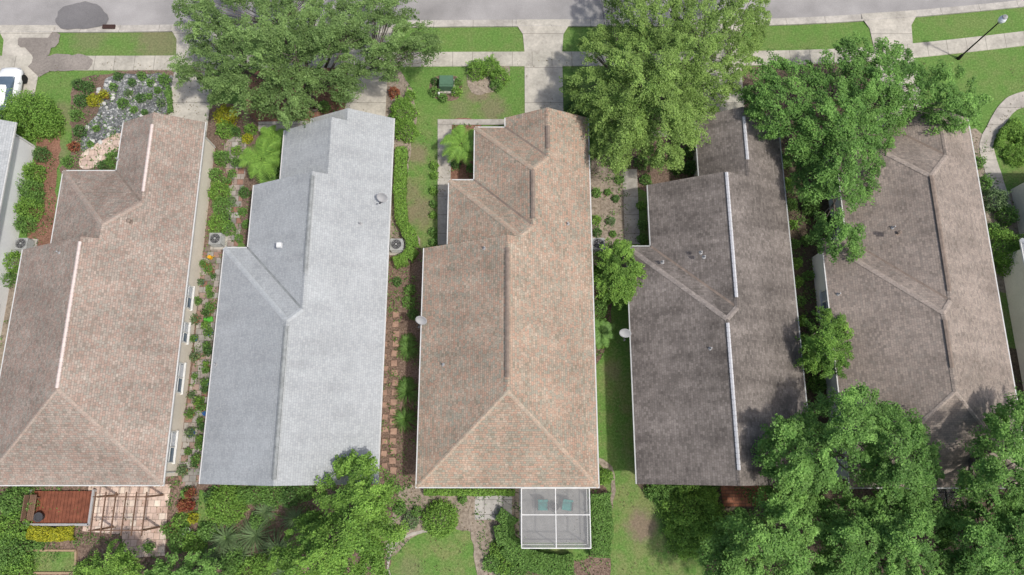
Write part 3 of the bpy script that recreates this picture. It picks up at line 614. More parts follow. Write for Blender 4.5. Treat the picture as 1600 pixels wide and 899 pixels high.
S=[(38,172,46,2.6,'lime'),(70,192,26,1.7,'lime'),(12,185,34,2.4,'lime'),(25,215,22,1.2,'lime'),(48,268,20,1.3,'lime'),(42,296,22,1.3,'mid'),(40,325,22,1.3,'lime'),(50,310,16,1.,'mid'),(35,348,18,1.2,'mid'),(15,408,20,1.1,'lime'),(62,240,15,.8,'dark'),(5,435,15,1,'mid'),
(124,155,14,.8,'dark'),(145,155,14,.6,'yellow'),(117,178,12,.7,'mid'),(122,203,12,.8,'dark'),(113,228,10,.7,'red'),(190,160,11,.6,'mid'),(218,152,9,.5,'dark'),(255,122,12,.6,'mid'),(234,128,8,.5,'mid'),(205,128,8,.4,'dark'),(103,252,10,.7,'mid'),(176,247,17,.8,'mid'),(160,258,11,.7,'dark'),(183,118,9,.5,'dark'),(250,160,9,.5,'grey'),(135,135,13,.6,'dark'),(240,182,7,.4,'yellow'),(120,130,12,.7,'dark'),(232,150,6,.4,'mid'),(208,170,7,.4,'mid'),(225,175,6,.3,'dark'),(150,200,6,.3,'mid'),(262,145,8,.5,'mid'),(176,135,8,.5,'mid'),(220,118,9,.5,'mid'),(140,225,7,.4,'mid'),(200,145,7,.4,'grey'),(245,140,7,.4,'mid'),
(350,178,22,1.1,'yellow'),(350,200,19,.9,'lime'),(345,245,16,1,'mid'),(341,298,19,1.1,'lime'),(345,320,18,1,'mid'),(339,350,19,1,'lime'),(356,356,13,.8,'mid'),(367,205,9,.6,'dark'),(335,272,13,.8,'mid'),(362,270,8,.5,'mid'),(380,300,10,.6,'dark'),(378,330,8,.5,'mid'),(385,350,9,.6,'mid'),(372,372,8,.5,'mid'),(368,235,10,.6,'lime'),(360,312,8,.5,'grey'),(390,200,12,.8,'lime'),(430,262,12,.8,'mid'),(385,215,10,.6,'yellow'),(505,165,12,.8,'mid'),(470,150,12,.7,'mid'),(525,150,9,.6,'lime'),
(628,170,26,1.5,'lime'),(633,200,23,1.3,'lime'),(615,142,11,.9,'red'),(640,148,11,.8,'lime'),(640,452,10,.6,'mid'),(638,472,11,.6,'mid'),(620,440,8,.5,'dark'),(645,490,9,.6,'dark'),
(679,142,10,.7,'mid'),(713,141,10,.7,'lime'),(692,152,9,.6,'mid'),(716,127,8,.6,'mid'),(680,126,8,.6,'dark'),(745,106,21,1.1,'lime'),(766,102,21,1.1,'lime'),(781,117,19,1.1,'lime'),(776,131,12,.8,'mid'),
(678,258,8,.6,'lime'),(678,273,8,.6,'lime'),(677,297,8,.6,'lime'),(677,318,7,.5,'mid'),(676,335,7,.5,'lime'),(676,362,8,.5,'mid'),(676,378,7,.5,'mid'),(712,255,9,.6,'dark'),(735,262,8,.5,'mid'),
(905,165,25,1.3,'dark'),(892,183,18,1,'dark'),(915,200,16,1,'dark'),(932,232,14,.8,'mid'),(932,300,9,.7,'mid'),(932,343,9,.8,'lime'),(933,362,8,.7,'dark'),(938,480,14,1,'mid'),(948,465,12,.8,'lime'),(938,505,12,.9,'mid'),(940,535,10,.7,'lime'),(955,345,8,.5,'grey'),(962,310,7,.4,'dark'),(968,280,8,.5,'mid'),(950,300,6,.4,'mid'),(958,365,6,.4,'mid'),
(1010,280,10,.7,'mid'),(1003,250,14,1,'mid'),(1030,250,12,.8,'dark'),(1060,262,12,.8,'mid'),(1080,260,13,1,'dark'),(1080,235,12,.9,'mid'),(1005,350,9,.6,'mid'),(1002,320,8,.6,'lime'),(1004,372,9,.6,'mid'),
(1560,310,22,1.4,'grey'),(1578,335,18,1.2,'mid'),(1578,385,34,1.7,'lime'),(1588,412,26,1.4,'lime'),(1542,285,14,1,'mid'),(1532,252,11,.8,'mid'),(1522,165,20,2.4,'dark'),(1500,180,18,2,'dark'),(1590,205,20,.8,'lime'),(1590,240,22,.8,'lime'),(1605,220,20,.8,'lime'),(1555,355,10,.7,'mid'),
(350,790,30,1.2,'lime',.12),(398,772,16,.8,'mid'),(425,772,18,.8,'mid'),(452,775,16,.8,'dark'),(478,770,13,.7,'mid'),(375,775,14,.8,'mid'),(330,775,12,.7,'dark'),(322,830,14,.9,'mid'),(360,880,18,1,'mid'),(385,895,20,1,'lime'),(478,820,16,1,'lime'),(410,885,16,1,'lime'),(400,815,12,.8,'mid'),
(687,812,26,1.2,'lime',.08),(946,745,12,.8,'lime',.1),(640,815,12,.7,'grey'),(780,860,14,.6,'lime'),(770,880,14,.6,'mid'),(790,885,14,.6,'lime'),(805,893,14,.6,'mid'),(625,795,10,.6,'mid'),(722,780,7,.5,'mid'),(650,800,8,.6,'mid'),
(1085,800,44,2.1,'lime'),(1040,770,20,1.,'mid'),(1075,838,30,1.4,'lime'),(1112,830,26,1.5,'mid'),(1022,768,13,.8,'mid'),(1065,768,16,1,'mid'),(1105,775,18,1.2,'lime'),
(18,785,26,1.3,'mid'),(15,825,26,1.3,'lime'),(12,865,30,1.3,'mid'),(20,895,26,1.2,'lime'),(285,790,10,.7,'red'),(280,815,12,.8,'lime'),(276,850,13,.9,'mid'),(290,770,9,.6,'mid'),(300,810,8,.6,'yellow'),(130,893,16,1,'lime'),(60,850,8,.5,'mid'),(300,850,14,.9,'lime'),
(1240,350,9,.7,'lime'),(1243,380,9,.7,'mid'),(1247,410,10,.7,'lime'),(1248,440,9,.7,'lime'),(1252,470,9,.7,'mid'),(1255,500,9,.7,'lime'),(1258,530,10,.7,'mid'),(1238,318,11,.8,'mid'),(1232,285,12,.9,'lime'),(1228,250,12,.9,'mid'),(1262,375,10,.8,'mid'),(1300,350,14,1,'dark'),(1270,320,16,1.2,'mid'),(1280,600,14,1,'mid'),(1300,500,12,.8,'mid'),(1262,560,12,.8,'lime'),(1265,430,9,.7,'mid'),
(1180,190,14,1.,'dark'),(1200,150,16,1.1,'mid'),(1330,150,14,.8,'dark'),(1360,190,14,.9,'mid'),(1395,160,13,.9,'dark')]
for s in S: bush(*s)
def hedge(pts,wd,h,pal,label,dens=900):
    W=[Vector(plot(u,v,h*.7)[:2]) for u,v in pts]; C=[]; cx=sum((p.x for p in W))/len(W); cy=sum((p.y for p in W))/len(W)
    for a,b2 in zip(W,W[1:]):
        L=(b2-a).length; n=int(L*wd*dens*(1+h*.4)); d=(b2-a).normalized(); s=Vector((-d.y,d.x))
        for _ in range(n):
            t=random.random()*1.04-.02; k=random.uniform(-1,1); p=a+(b2-a)*t; q=noise.noise((p.x*1.5,p.y*1.5,3))*.25; ww=wd/2*(1+q)
            z=h*(1-.25*abs(k)**4)*(1+q*.4)-random.random()**2*.35*h
            if random.random()<.3: k=math.copysign(random.uniform(.9,1.05),k); z=random.uniform(.05,h*.85)
            C.append((p.x+s.x*k*ww-cx,p.y+s.y*k*ww-cy,z))
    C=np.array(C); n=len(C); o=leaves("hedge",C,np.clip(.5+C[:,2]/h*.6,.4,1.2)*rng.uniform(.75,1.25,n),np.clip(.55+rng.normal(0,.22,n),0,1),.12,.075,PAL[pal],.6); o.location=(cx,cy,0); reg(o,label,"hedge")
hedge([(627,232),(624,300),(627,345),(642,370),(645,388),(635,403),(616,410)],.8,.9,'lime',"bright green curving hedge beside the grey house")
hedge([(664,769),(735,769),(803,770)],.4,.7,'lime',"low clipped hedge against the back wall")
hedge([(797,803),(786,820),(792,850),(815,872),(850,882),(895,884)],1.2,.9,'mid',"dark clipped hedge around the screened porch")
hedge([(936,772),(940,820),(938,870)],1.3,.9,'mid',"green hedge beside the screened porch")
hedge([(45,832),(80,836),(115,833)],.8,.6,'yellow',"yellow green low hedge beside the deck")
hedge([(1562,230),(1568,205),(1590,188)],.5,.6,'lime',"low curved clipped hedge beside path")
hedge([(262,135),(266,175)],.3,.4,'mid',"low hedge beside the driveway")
def frondplant(u,v,rp,n,h,mat,name,label,cat,pinn=True,group=None):
    r=rp/24; x,y,_=plot(u,v,h); b=MB()
    if pinn: b.tube((0,0,0),(0,0,h*.8),.1,.07,8,1)
    hb=h*.8 if pinn else .05
    for i in range(n):
        a=2*math.pi*i/n+random.uniform(-.25,.25); L=r*random.uniform(.8,1.15); dx,dy=math.cos(a),math.sin(a); lift=random.uniform(.25,.6)*L
        pt=lambda t:Vector((dx*L*t,dy*L*t,hb+lift*math.sin(t*2.2)*1.0-.35*L*t*t))
        if pinn:
            K=16
            for k in range(K):
                t=.12+.88*k/K; p=pt(t); l=.38*L*math.sin(math.pi*(.15+.8*t))*.8
                for sg in (-1,1):
                    tip=p+Vector((dx*.5*l-dy*sg*l,dy*.5*l+dx*sg*l,-.2*l)); wv=Vector((dx,dy,0))*.05
                    b.add([p-wv,p+wv,tip],[(0,1,2)])
            for k in range(5): b.tube(pt(k/5),pt((k+1)/5),.018,.012,4,0,False)
        else:
            K=5; wv=Vector((-dy,dx,0))*.03
            for k in range(K):
                p,q=pt(k/K),pt((k+1)/K); w1,w2=wv*(1-.8*k/K),wv*(1-.8*(k+1)/K); b.add([p-w1,p+w1,q+w2,q-w2],[(0,1,2,3)])
    me_o=b.obj(name,[mat,M_bark]); me=me_o.data; at=me.attributes.new("tone",'FLOAT_VECTOR','POINT'); nv=len(me.vertices); A=np.ones((nv,3),dtype=np.float32); A[:,0]=rng.uniform(.6,1.3,nv)+(.2 if pinn else 0); A[:,1]=rng.uniform(.1,.9,nv); at.data.foreach_set("vector",A.ravel())
    me_o.location=(x,y,0); reg(me_o,label,cat,group=group); return me_o
frondplant(408,248,40,18,1.8,PAL['lime'],"palm","bright green feathery palm beside grey house","palm")
frondplant(426,215,29,14,1.4,PAL['lime'],"palm","small feathery palm by entry path","palm")
frondplant(720,224,38,18,1.9,PAL['lime'],"palm","feathery palm in the entry bed","palm")
frondplant(940,520,24,12,1.,PAL['mid'],"palm","small palm beside tan house","palm")
for (u,v,r) in [(637,545,20),(636,612,22),(632,655,22),(636,532,14),(634,600,14)]:
    frondplant(u,v,r,130,.35,PAL['mid'],"strappy_plant","dark green strappy leaved clump beside stepping stones","plant",False,"strappy clumps")
for (u,v,r) in [(395,838,34),(348,842,32),(430,858,34),(458,812,24),(365,868,28),(410,800,20),(440,895,28),(780,890,14),(1245,600,14),(1300,440,16),(325,875,22)]:
    frondplant(u,v,r,110,.6,PAL['grey'],"strappy_plant","green fountain of narrow leaves in mulch","plant",False,"strappy clumps")
C=[]; PW=[plot(u,v,0)[:2] for u,v in PATIO]
for pts,dn in beds:
    W=[plot(u,v,0)[:2] for u,v in pts]; xs=[p[0] for p in W];ys=[p[1] for p in W]; A=(max(xs)-min(xs))*(max(ys)-min(ys))
    for _ in range(int(A*dn)):
        x=random.uniform(min(xs),max(xs));y=random.uniform(min(ys),max(ys))
        if noise.noise((x*.9,y*.9,1))<.0 or not inpoly(x,y,W) or inpoly(x,y,PW): continue
        for _k in range(3): C.append((x+random.gauss(0,.12),y+random.gauss(0,.12),random.uniform(.07,.25)))
C=np.array(C); n=len(C)
o=leaves("ground_cover",C,rng.uniform(.5,1.3,n),rng.uniform(0,1,n),.14,.07,PAL['mid'],.9); reg(o,"low weedy green ground cover in the beds","ground cover","stuff")
C=[]
for _ in range(16000):
    x=random.uniform(-36,40);y=random.uniform(-12,29)
    if noise.noise((x*.35,y*.35,4))<.0: continue
    C.append((x,y,.085))
C=np.array(C); n=len(C); o=leaves("fallen_leaves",C,rng.uniform(.5,1.3,n),rng.uniform(0,.6,n),.1,.06,PAL['litter'],3.); reg(o,"scattered dry fallen leaves on the ground","fallen leaves","stuff")
# ------------------------------------------------------------ objects
def acunit(u,v,label):
    x,y,_=plot(u,v,.8); em=empty("air_conditioner",(x,y,0)); reg(em,label,"air conditioner",group="air conditioners beside the houses")
    b=MB(); b.box((x,y,.05),(1.15,1.15,.1)); b.obj("base_slab",M_kerb,parent=em)
    b=MB(); b.box((x,y,.46),(.84,.84,.7)); 
    for i in range(9): 
        for sx,sy,dx,dy in ((.84,.0,.015,.7),(0,.84,.7,.015)):
            for sg in (-1,1): b.box((x+sg*sx/2,y+sg*sy/2,.18+i*.065),(dx+.012,dy+.012,.02))
    b.obj("casing",M_metal,.04,parent=em)
    b=MB(); b.tube((x,y,.8),(x,y,.815),.34,.34,24); b.obj("fan_well",M_dgrey,parent=em)
    b=MB()
    for r in (.37,.28,.19): b.ring((x,y,.86),r,r-.01,24)
    for i in range(8): a=i*math.pi/4; b.tube((x,y,.865),(x+.37*math.cos(a),y+.37*math.sin(a),.865),.005,.005,4)
    b.tube((x,y,.84),(x,y,.88),.07,.07,12); b.ring((x,y,.81),.385,.35,24,0,.06); b.obj("fan_grille",M_metal,parent=em)
    b=MB()
    for i in range(4):
        a=i*math.pi/2+.3; ca,sa=math.cos(a),math.sin(a); b.add([(x+.05*ca,y+.05*sa,.83),(x+.31*ca-.08*sa,y+.31*sa+.08*ca,.825),(x+.31*ca+.08*sa,y+.31*sa-.08*ca,.845)],[(0,1,2)])
    b.obj("fan_blade",M_black,parent=em)
acunit(336,373,"grey air conditioner unit beside the pinkish brown house"); acunit(619,382,"grey air conditioner unit by the curved hedge"); acunit(935,381,"grey air conditioner unit beside the tan house"); acunit(33,381,"grey air conditioner unit beside white wall")
def dish(u,v,z,label,aim=(-.5,-.7,.5)):
    x,y,_=plot(u,v,z+.5); em=empty("satellite_dish",(x,y,z)); reg(em,label,"satellite dish",group="satellite dishes on the roofs")
    d=Vector(aim).normalized(); c=Vector((x,y,z+.5)); a=Vector((0,0,1)).cross(d).normalized(); bq=d.cross(a)
    b=MB(); rings=5;n=20; vs=[c-d*.1];fs=[]
    for i in range(1,rings+1):
        t=i/rings
        for k in range(n): th=2*math.pi*k/n; vs.append(c-d*.1*(1-t*t)+a*.38*t*math.cos(th)+bq*.33*t*math.sin(th))
    for k in range(n): fs.append((0,1+k,1+(k+1)%n))
    for i in range(rings-1):
        for k in range(n): s=1+i*n; fs.append((s+k,s+n+k,s+n+(k+1)%n,s+(k+1)%n))
    b.add(vs,fs); o=b.obj("reflector",M_lgrey,smooth=True,parent=em); so=o.modifiers.new("s",'SOLIDIFY'); so.thickness=.015
    b=MB(); b.tube((x,y,z-.15),c-d*.12,.025,.025,8); b.tube(c-d*.1-bq*.36,c+d*.45-bq*.2,.018,.018,6); b.obj("mast",M_dgrey,parent=em)
    b=MB(); b.tube(c+d*.38-bq*.2,c+d*.52-bq*.2,.06,.06,10); b.obj("receiver",M_dgrey,parent=em)
dish(597,309,3.3,"pale grey satellite dish on grey shingle roof",(-.1,-.6,.65)); dish(658,501,2.8,"pale satellite dish at the eave of the tan roof",(-.15,-.65,.68)); dish(977,521,2.8,"pale satellite dish at the eave of the dark roof",(-.15,-.65,.68))
x,y,_=plot(697,127,.8); em=empty("utility_cabinet",(x,y,0)); reg(em,"green metal utility cabinet among small shrubs","utility cabinet")
b=MB(); b.box((x,y,.05),(1.25,1.15,.1)); b.obj("base_slab",M_kerb,parent=em)
b=MB(); b.box((x,y,.45),(1.0,.85,.7)); b.obj("cabinet",M_greenbox,.03,parent=em)
b=MB(); b.box((x,y+.05,.84),(1.06,.8,.1),0,0,.92); b.box((x,y-.2,.9),(.9,.04,.02)); b.obj("lid",M_greenbox,.02,parent=em)
x,y,_=plot(686,148,.3); b=MB(); b.tube((x,y,0),(x,y,.55),.06,.06,10); b.tube((x,y,.55),(x,y,.62),.08,.03,10); reg(b.obj("utility_marker_post",M_white,smooth=False),"short white utility marker post in mulch","post")
bx,by,_=plot(1497,92,0); em=empty("street_lamp",(bx,by,0)); reg(em,"black street lamp with pale globe on the lawn","street lamp")
b=MB(); b.tube((bx,by,0),(bx,by,.5),.14,.1,12); b.tube((bx,by,.5),(bx,by,4.45),.06,.045,10); b.tube((bx,by,4.4),(bx,by,4.55),.06,.15,12); b.obj("pole",M_black,smooth=False,parent=em)
b=MB(); prev=None
for z,r in ((4.55,.14),(4.65,.22),(4.8,.26),(4.95,.22),(5.08,.13)):
    if prev: b.tube((bx,by,prev[0]),(bx,by,z),prev[1],r,16,0,False)
    prev=(z,r)
b.obj("lamp_globe",M_globe,smooth=True,parent=em)
b=MB(); b.tube((bx,by,5.06),(bx,by,5.12),.19,.16,16); b.tube((bx,by,5.12),(bx,by,5.22),.14,.02,12); b.obj("lamp_cap",M_lgrey,parent=em)
X0,X1,Y0,Y1,ZT=.58,4.72,-5.4,-1.95,2.6
em=empty("screened_porch",((X0+X1)/2,(Y0+Y1)/2,0)); reg(em,"white framed screened porch behind the tan house","screened porch")
b=MB(); b.box(((X0+X1)/2,(Y0+Y1)/2+.1,.04),(X1-X0+.2,Y1-Y0+.2,.08)); b.obj("floor",concmat("porch_floor",(.37,.365,.35),0,0),parent=em)
b=MB(); xm=(X0+X1)/2; ym=Y1-1.55
for xx in (X0,xm,X1):
    b.box((xx,(Y0+Y1)/2,ZT),(.05,Y1-Y0,.06))
    for yy in (Y0,ym,Y1): b.box((xx,yy,1.33),(.05,.05,2.48))
for yy,wd in ((Y0,.055),(ym,.05),(Y1,.055)): b.box((xm,yy,ZT+.004),(X1-X0,wd,.065))
for xx in (X0,X1): b.box((xx,(Y0+Y1)/2,.9),(.05,Y1-Y0-.1,.05))
b.box((xm,Y0,.9),(X1-X0-.1,.05,.05)); b.obj("frame",M_white,parent=em)
b=MB()
b.add([(X0,Y0,ZT+.015),(X1,Y0,ZT+.015),(X1,Y1,ZT+.015),(X0,Y1,ZT+.015)],[(0,1,2,3)])
b.add([(X0,Y0,.1),(X1,Y0,.1),(X1,Y0,ZT),(X0,Y0,ZT)],[(0,1,2,3)])
for xx in (X0,X1): b.add([(xx,Y0,.1),(xx,Y1,.1),(xx,Y1,ZT),(xx,Y0,ZT)],[(0,1,2,3)])
b.obj("screen",M_screen,parent=em)
def chair(u,v,rz,mat,label):
    x,y,_=plot(u,v,.5); R=Matrix.Rotation(rz,4,'Z'); em=empty("patio_chair",(x,y,.08)); reg(em,label,"chair",group="porch chairs")
    def mk(n,bs,m):
        b=MB()
        for cc,d in bs: q=R@Vector(cc); b.box((x+q.x,y+q.y,.08+q.z),d,rz)
        b.obj(n,m,.01,parent=em)
    mk("seat",[((0,0,.43),(.62,.6,.12))],mat); mk("backrest",[((0,.33,.75),(.62,.1,.6))],mat)
    for sx in (-.25,.25):
        for sy in (-.25,.28): mk("leg",[((sx,sy,.2),(.04,.04,.4))],M_dgrey)
    for sx in (-.34,.34): mk("armrest",[((sx,0,.62),(.05,.55,.04))],M_dgrey)
chair(848,790,0,M_teal,"teal cushioned patio chair on the screened porch"); chair(886,790,-.15,M_teal,"teal cushioned patio chair on the screened porch")
x,y,_=plot(867,792,.4); b=MB(); b.tube((x,y,.08),(x,y,.45),.03,.03,8); b.tube((x,y,.45),(x,y,.48),.25,.25,20); b.tube((x,y,.08),(x,y,.1),.18,.18,16); reg(b.obj("side_table",M_black),"small round black table between chairs","table")
q0=plot(1452,745,2.5);q1=plot(1525,795,2.5); em=empty("screened_porch",((q0[0]+q1[0])/2,(q0[1]+q1[1])/2,0)); reg(em,"dark framed screened porch under trees","screened porch")
b=MB(); 
for i in range(4):
    xx=q0[0]+(q1[0]-q0[0])*i/3; b.box((xx,(q0[1]+q1[1])/2,2.5),(.06,q0[1]-q1[1],.06)); b.box((xx,q1[1],1.25),(.06,.06,2.45))
for i in range(3): yy=q0[1]+(q1[1]-q0[1])*i/2; b.box(((q0[0]+q1[0])/2,yy,2.503),(q1[0]-q0[0],.05,.06))
b.obj("frame",M_black,parent=em)
b=MB(); b.add([(q0[0],q1[1],2.52),(q1[0],q1[1],2.52),(q1[0],q0[1],2.52),(q0[0],q0[1],2.52)],[(0,1,2,3)]); b.obj("screen",M_screen,parent=em)
a=plot(48,765,.25); d=plot(140,818,.25); x0,x1,y1,y0=a[0],d[0],a[1]-.1,d[1]; em=empty("timber_deck",((x0+x1)/2,(y0+y1)/2,0)); reg(em,"red stained timber deck with bench behind house","deck")
b=MB(); n=18
for i in range(n): b.box((x0+(x1-x0)*(i+.5)/n,(y0+y1)/2,.22),((x1-x0)/n-.025,y1-y0,.05))
b.obj("floorboards",M_wood,parent=em)
b=MB()
for xx in (x0,x1): b.box((xx,(y0+y1)/2,.22),(.14,y1-y0+.2,.3))
b.box(((x0+x1)/2,y0-.07,.22),(x1-x0,.14,.3)); b.obj("border",M_lgrey,parent=em)
b=MB(); 
for i in range(4): b.box((x0+.35+i*.11,(y0+y1)/2,.65),(.09,y1-y0-.4,.04))
b.box((x0+.25,(y0+y1)/2,.9),(.05,y1-y0-.4,.4))
for yy in (y0+.4,y1-.4): b.box((x0+.5,yy,.44),(.4,.08,.4))
b.obj("bench",M_dwood,parent=em)
x,y=x0+1.0,y0+.4; b=MB(); b.tube((x,y,.25),(x,y,.6),.2,.28,16); b.ring((x,y,.6),.3,.2,16,0,.04); reg(b.obj("planter_bowl",M_dgrey),"dark round bowl standing on the deck","planter")
a=plot(150,770,2.3); d=plot(222,832,2.3); x0,x1,y1,y0=a[0],d[0],a[1]-.15,d[1]; em=empty("pergola",((x0+x1)/2,(y0+y1)/2,0)); reg(em,"dark timber pergola over the paver patio","pergola")
for xx in (x0+.1,x1-.1):
    for yy in (y0+.1,y1-.1): b=MB(); b.box((xx,yy,1.12),(.11,.11,2.2)); b.obj("post",M_dwood,parent=em)
for i in range(6): b=MB(); b.box((x0+(x1-x0)*i/5,(y0+y1)/2,2.32),(.045,y1-y0+.4,.1)); b.obj("rafter",M_dwood,parent=em)
for yy in (y0+.1,y1-.1): b=MB(); b.box(((x0+x1)/2,yy,2.2),(x1-x0+.4,.06,.12)); b.obj("crossbeam",M_dwood,parent=em)
b=MB(); b.box((0,0,.06),(.42,.4,.09)); st=b.obj("stepping_stone",M_stone,.01)
first=True
for i in range(17):
    v=492+i*15.2
    x,y,_=plot(619-i*.35+random.uniform(-1.5,1.5),v,0)
    o=st if first else st.copy()
    if not first: COL.objects.link(o)
    first=False; o.location=(x,y,.006); o.rotation_euler=(0,0,random.uniform(-.12,.12)); reg(o,"square reddish brown stepping stone in mulch","stepping stone",group="stepping stones along the tan house")
b=MB(); b.box((0,0,.055),(.36,.34,.08)); st2=b.obj("stepping_stone",M_stone,.01)
for i in range(13):
    v=500+i*19
    o=st2 if i==0 else st2.copy()
    if i: COL.objects.link(o)
    x,y,_=plot(601+random.uniform(-1,2),v,0); o.location=(x,y,.006); o.rotation_euler=(0,0,random.uniform(-.2,.2)); reg(o,"square reddish brown stepping stone in mulch","stepping stone",group="stepping stones along the tan house")
for i in range(34):
    u,v=random.choice([(random.uniform(160,262),random.uniform(120,185)),(random.uniform(130,180),random.uniform(190,238)),(165+12*math.cos(i),148+14*math.sin(i))])
    x,y,_=plot(u,v,0); b=MB(); r=random.uniform(.08,.2); n=7; vs=[(0,0,r*.7)]; 
    for rr,zz in ((.6,.6),(1,.2),(.9,0)):
        for k in range(n): a=2*math.pi*k/n; j=random.uniform(.75,1.2); vs.append((r*rr*j*math.cos(a),r*rr*j*math.sin(a),r*zz))
    fs=[(0,1+k,1+(k+1)%n) for k in range(n)]
    for q in range(2):
        for k in range(n): fs.append((1+q*n+k,1+(q+1)*n+k,1+(q+1)*n+(k+1)%n,1+q*n+(k+1)%n))
    b.add(vs,fs); o=b.obj("rock",M_rock); o.location=(x,y,.01); reg(o,"rough white rock in the gravel bed","rock",group="white garden rocks")
def pot(u,v,mat,pal,s,label):
    x,y,_=plot(u,v,.3); em=empty("potted_plant",(x,y,0)); reg(em,label,"potted plant",group="potted plants beside the grey house")
    b=MB(); b.tube((x,y,.02),(x,y,.3*s),.12*s,.18*s,14,0,False); b.ring((x,y,.29*s),.2*s,.165*s,14,0,.04); b.tube((x,y,.0),(x,y,.02),.12*s,.12*s,14); b.obj("pot",mat,parent=em)
    n=int(170*s); d=rng.normal(size=(n,3)); d/=np.linalg.norm(d,axis=1)[:,None]; d[:,2]=np.abs(d[:,2])*1.2; C=d*rng.uniform(.3,1,n)[:,None]*.34*s+np.array([x,y,.3*s])
    leaves("foliage",C,rng.uniform(.6,1.3,n),rng.uniform(0,1,n),.13,.07,PAL[pal],.4,em)
pots=[(M_terra,'terracotta'),(M_dgrey,'dark grey'),(M_dgrey,'dark grey'),(M_blue,'blue'),(M_metal,'grey'),(M_terra,'terracotta')]
for i in range(34):
    v=412+i*9.8; base=338-(v-400)*.075; m,nm=pots[(i*5+i//4)%6]; pot(base-random.uniform(0,9)-(18 if i%3==0 else 0),v,m,['mid','mid','dark','grey','lime','mid'][(i*7)%6],random.uniform(.7,1.35),f"leafy plant in a {nm} pot on pavers")
for (u,v,m,p) in [(298,790,M_redp,'red'),(292,830,M_white,'mid'),(302,840,M_white,'lime'),(272,835,M_terra,'mid'),(262,825,M_terra,'mid'),(300,770,M_dgrey,'red'),(165,150,M_terra,'yellow'),(355,340,M_dgrey,'mid'),(357,285,M_terra,'mid'),(370,255,M_dgrey,'mid'),(235,855,M_dgrey,'mid')]: pot(u,v,m,p,1.3,"leafy plant in a pot on the patio edge")
x,y,_=plot(328,402,.2); b=MB(); b.tube((x,y,.02),(x,y,.28),.15,.12,14); b.tube((x+.1,y,.1),(x+.38,y+.05,.32),.03,.025,8); b.ring((x-.05,y,.29),.11,.09,12); reg(b.obj("watering_can",M_yellow),"yellow plastic watering can beside the wall","watering can")
x,y,_=plot(322,416,.2); b=MB(); b.tube((x,y,.02),(x,y,.25),.13,.17,14); b.ring((x,y,.25),.19,.16,14); reg(b.obj("bucket",M_redp),"red plastic bucket beside the wall","bucket")
x,y,_=plot(326,500,.2); b=MB(); b.box((x,y,.15),(.55,.3,.25),.2,0,1.1); b.ring((x,y,.28),.2,.17,14); reg(b.obj("planter_box",M_lime),"bright green plastic planter on pavers","planter")
x,y,_=plot(322,645,.2); b=MB(); b.tube((x,y,.02),(x,y,.3),.16,.2,14); b.ring((x,y,.3),.22,.19,14); reg(b.obj("bucket",M_blue),"blue plastic bucket on pavers","bucket")
M_pt=plain("pale_timber",(.35,.25,.16),.8)
for (p,q) in (((36,860),(120,860)),((36,895),(120,895)),((36,860),(36,895)),((120,860),(120,895))):
    A=Vector(plot(*p,0));Bq=Vector(plot(*q,0)); b=MB(); m=(A+Bq)/2; d=Bq-A; b.box((m.x,m.y,.08),(d.length,.12,.14),math.atan2(d.y,d.x)); reg(b.obj("timber_edging",M_pt),"pale timber garden edging board","garden edging",group="lawn edging boards")
# car
cx,cy=-37.15,25.9; em=empty("car",(cx,cy,0)); reg(em,"white hatchback car parked on the driveway","car")
def loft(st,mat,name,smooth=True):
    b=MB(); n=16; vs=[];fs=[]
    for (yy,w,z0,z1,rd) in st:
        for k in range(n):
            t=2*math.pi*(k+.5)/n; cx_=math.copysign(abs(math.cos(t))**rd,math.cos(t)); sz=math.copysign(abs(math.sin(t))**rd,math.sin(t)); vs.append((cx+w/2*cx_,cy+yy,(z0+z1)/2+(z1-z0)/2*sz))
    for i in range(len(st)-1):
        for k in range(n): fs.append((i*n+k,i*n+(k+1)%n,(i+1)*n+(k+1)%n,(i+1)*n+k))
    fs+= [tuple(range(n)),tuple(range((len(st)-1)*n,len(st)*n))[::-1]]
    b.add(vs,fs); return b.obj(name,mat,0,smooth,em)
loft([(-2.1,1.1,.35,.7,.7),(-2.0,1.5,.28,.85,.6),(-1.6,1.7,.25,.96,.55),(-.6,1.76,.25,.98,.55),(.7,1.76,.25,.98,.55),(1.3,1.72,.25,.93,.55),(1.8,1.58,.28,.82,.6),(2.02,1.3,.32,.72,.7),(2.1,.9,.38,.6,.8)],M_carpaint,"body")
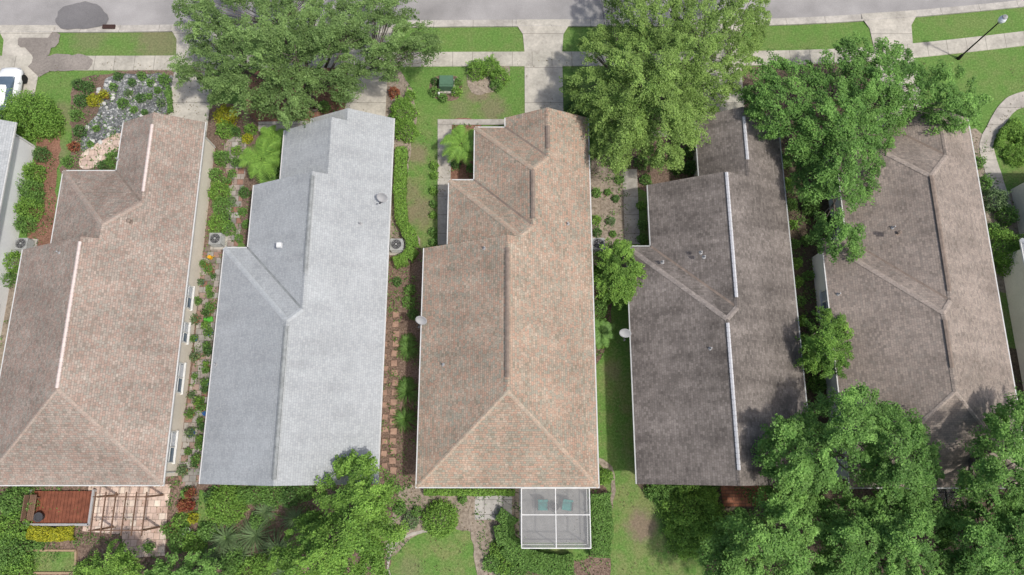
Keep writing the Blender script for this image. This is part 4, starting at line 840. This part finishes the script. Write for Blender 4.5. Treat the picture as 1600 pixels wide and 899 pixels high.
loft([(-1.85,1.1,.8,.95,.7),(-1.5,1.36,.8,1.3,.7),(-.9,1.4,.8,1.43,.65),(.0,1.4,.8,1.45,.65),(.5,1.36,.8,1.3,.7),(1.15,1.2,.8,.95,.8)],M_glass,"cabin_glass")
loft([(-1.45,.8,1.25,1.34,.8),(-1.2,1.06,1.3,1.44,.8),(-.5,1.1,1.34,1.475,.8),(.0,1.04,1.32,1.465,.8),(.2,.8,1.3,1.42,.8)],M_carpaint,"roof_panel")
for sx in (-.8,.8):
    for sy in (-1.3,1.3):
        b=MB(); b.tube((cx+sx-.1,cy+sy,.32),(cx+sx+.1,cy+sy,.32),.32,.32,18); w=b.obj("wheel",M_tyre,parent=em)
    b=MB(); b.box((cx+sx*.7,cy+1.92,.68),(.3,.16,.1)); b.obj("headlight",M_lgrey,.03,parent=em)
    b=MB(); b.box((cx+sx*1.18,cy+.65,.98),(.18,.12,.12)); b.obj("wing_mirror",M_carpaint,.03,parent=em)
# ------------------------------------------------------------ camera, light
cam=bpy.data.cameras.new("camera"); co=bpy.data.objects.new("camera",cam); COL.objects.link(co); co.location=(0,0,H); co.rotation_euler=(TH,0,0); cam.sensor_width=36; cam.lens=F/1600*36; cam.clip_end=2000
bpy.context.scene.camera=co
SD=Vector((.41,-.24,.88)).normalized()
el=math.asin(SD.z); rot=math.atan2(SD.x,SD.y)
sun=bpy.data.lights.new("sun",'SUN'); sun.energy=2.9; sun.angle=math.radians(2.5); sun.color=(1,.965,.9); so=bpy.data.objects.new("sun",sun); COL.objects.link(so); so.rotation_euler=SD.to_track_quat('Z','Y').to_euler(); so.location=(20,-20,60)
w=bpy.data.worlds.new("World"); bpy.context.scene.world=w; w.use_nodes=True; nt=w.node_tree; bg=nt.nodes['Background']; sk=nt.nodes.new('ShaderNodeTexSky'); sk.sky_type='NISHITA'; sk.sun_disc=False; sk.sun_elevation=el; sk.sun_rotation=rot
sk.dust_density=4.0; sk.air_density=1.0; sk.ozone_density=1.0
nt.links.new(sk.outputs[0],bg.inputs[0]); bg.inputs[1].default_value=.15
sc=bpy.context.scene; sc.view_settings.view_transform='Standard'; sc.view_settings.look='None'; sc.view_settings.exposure=0
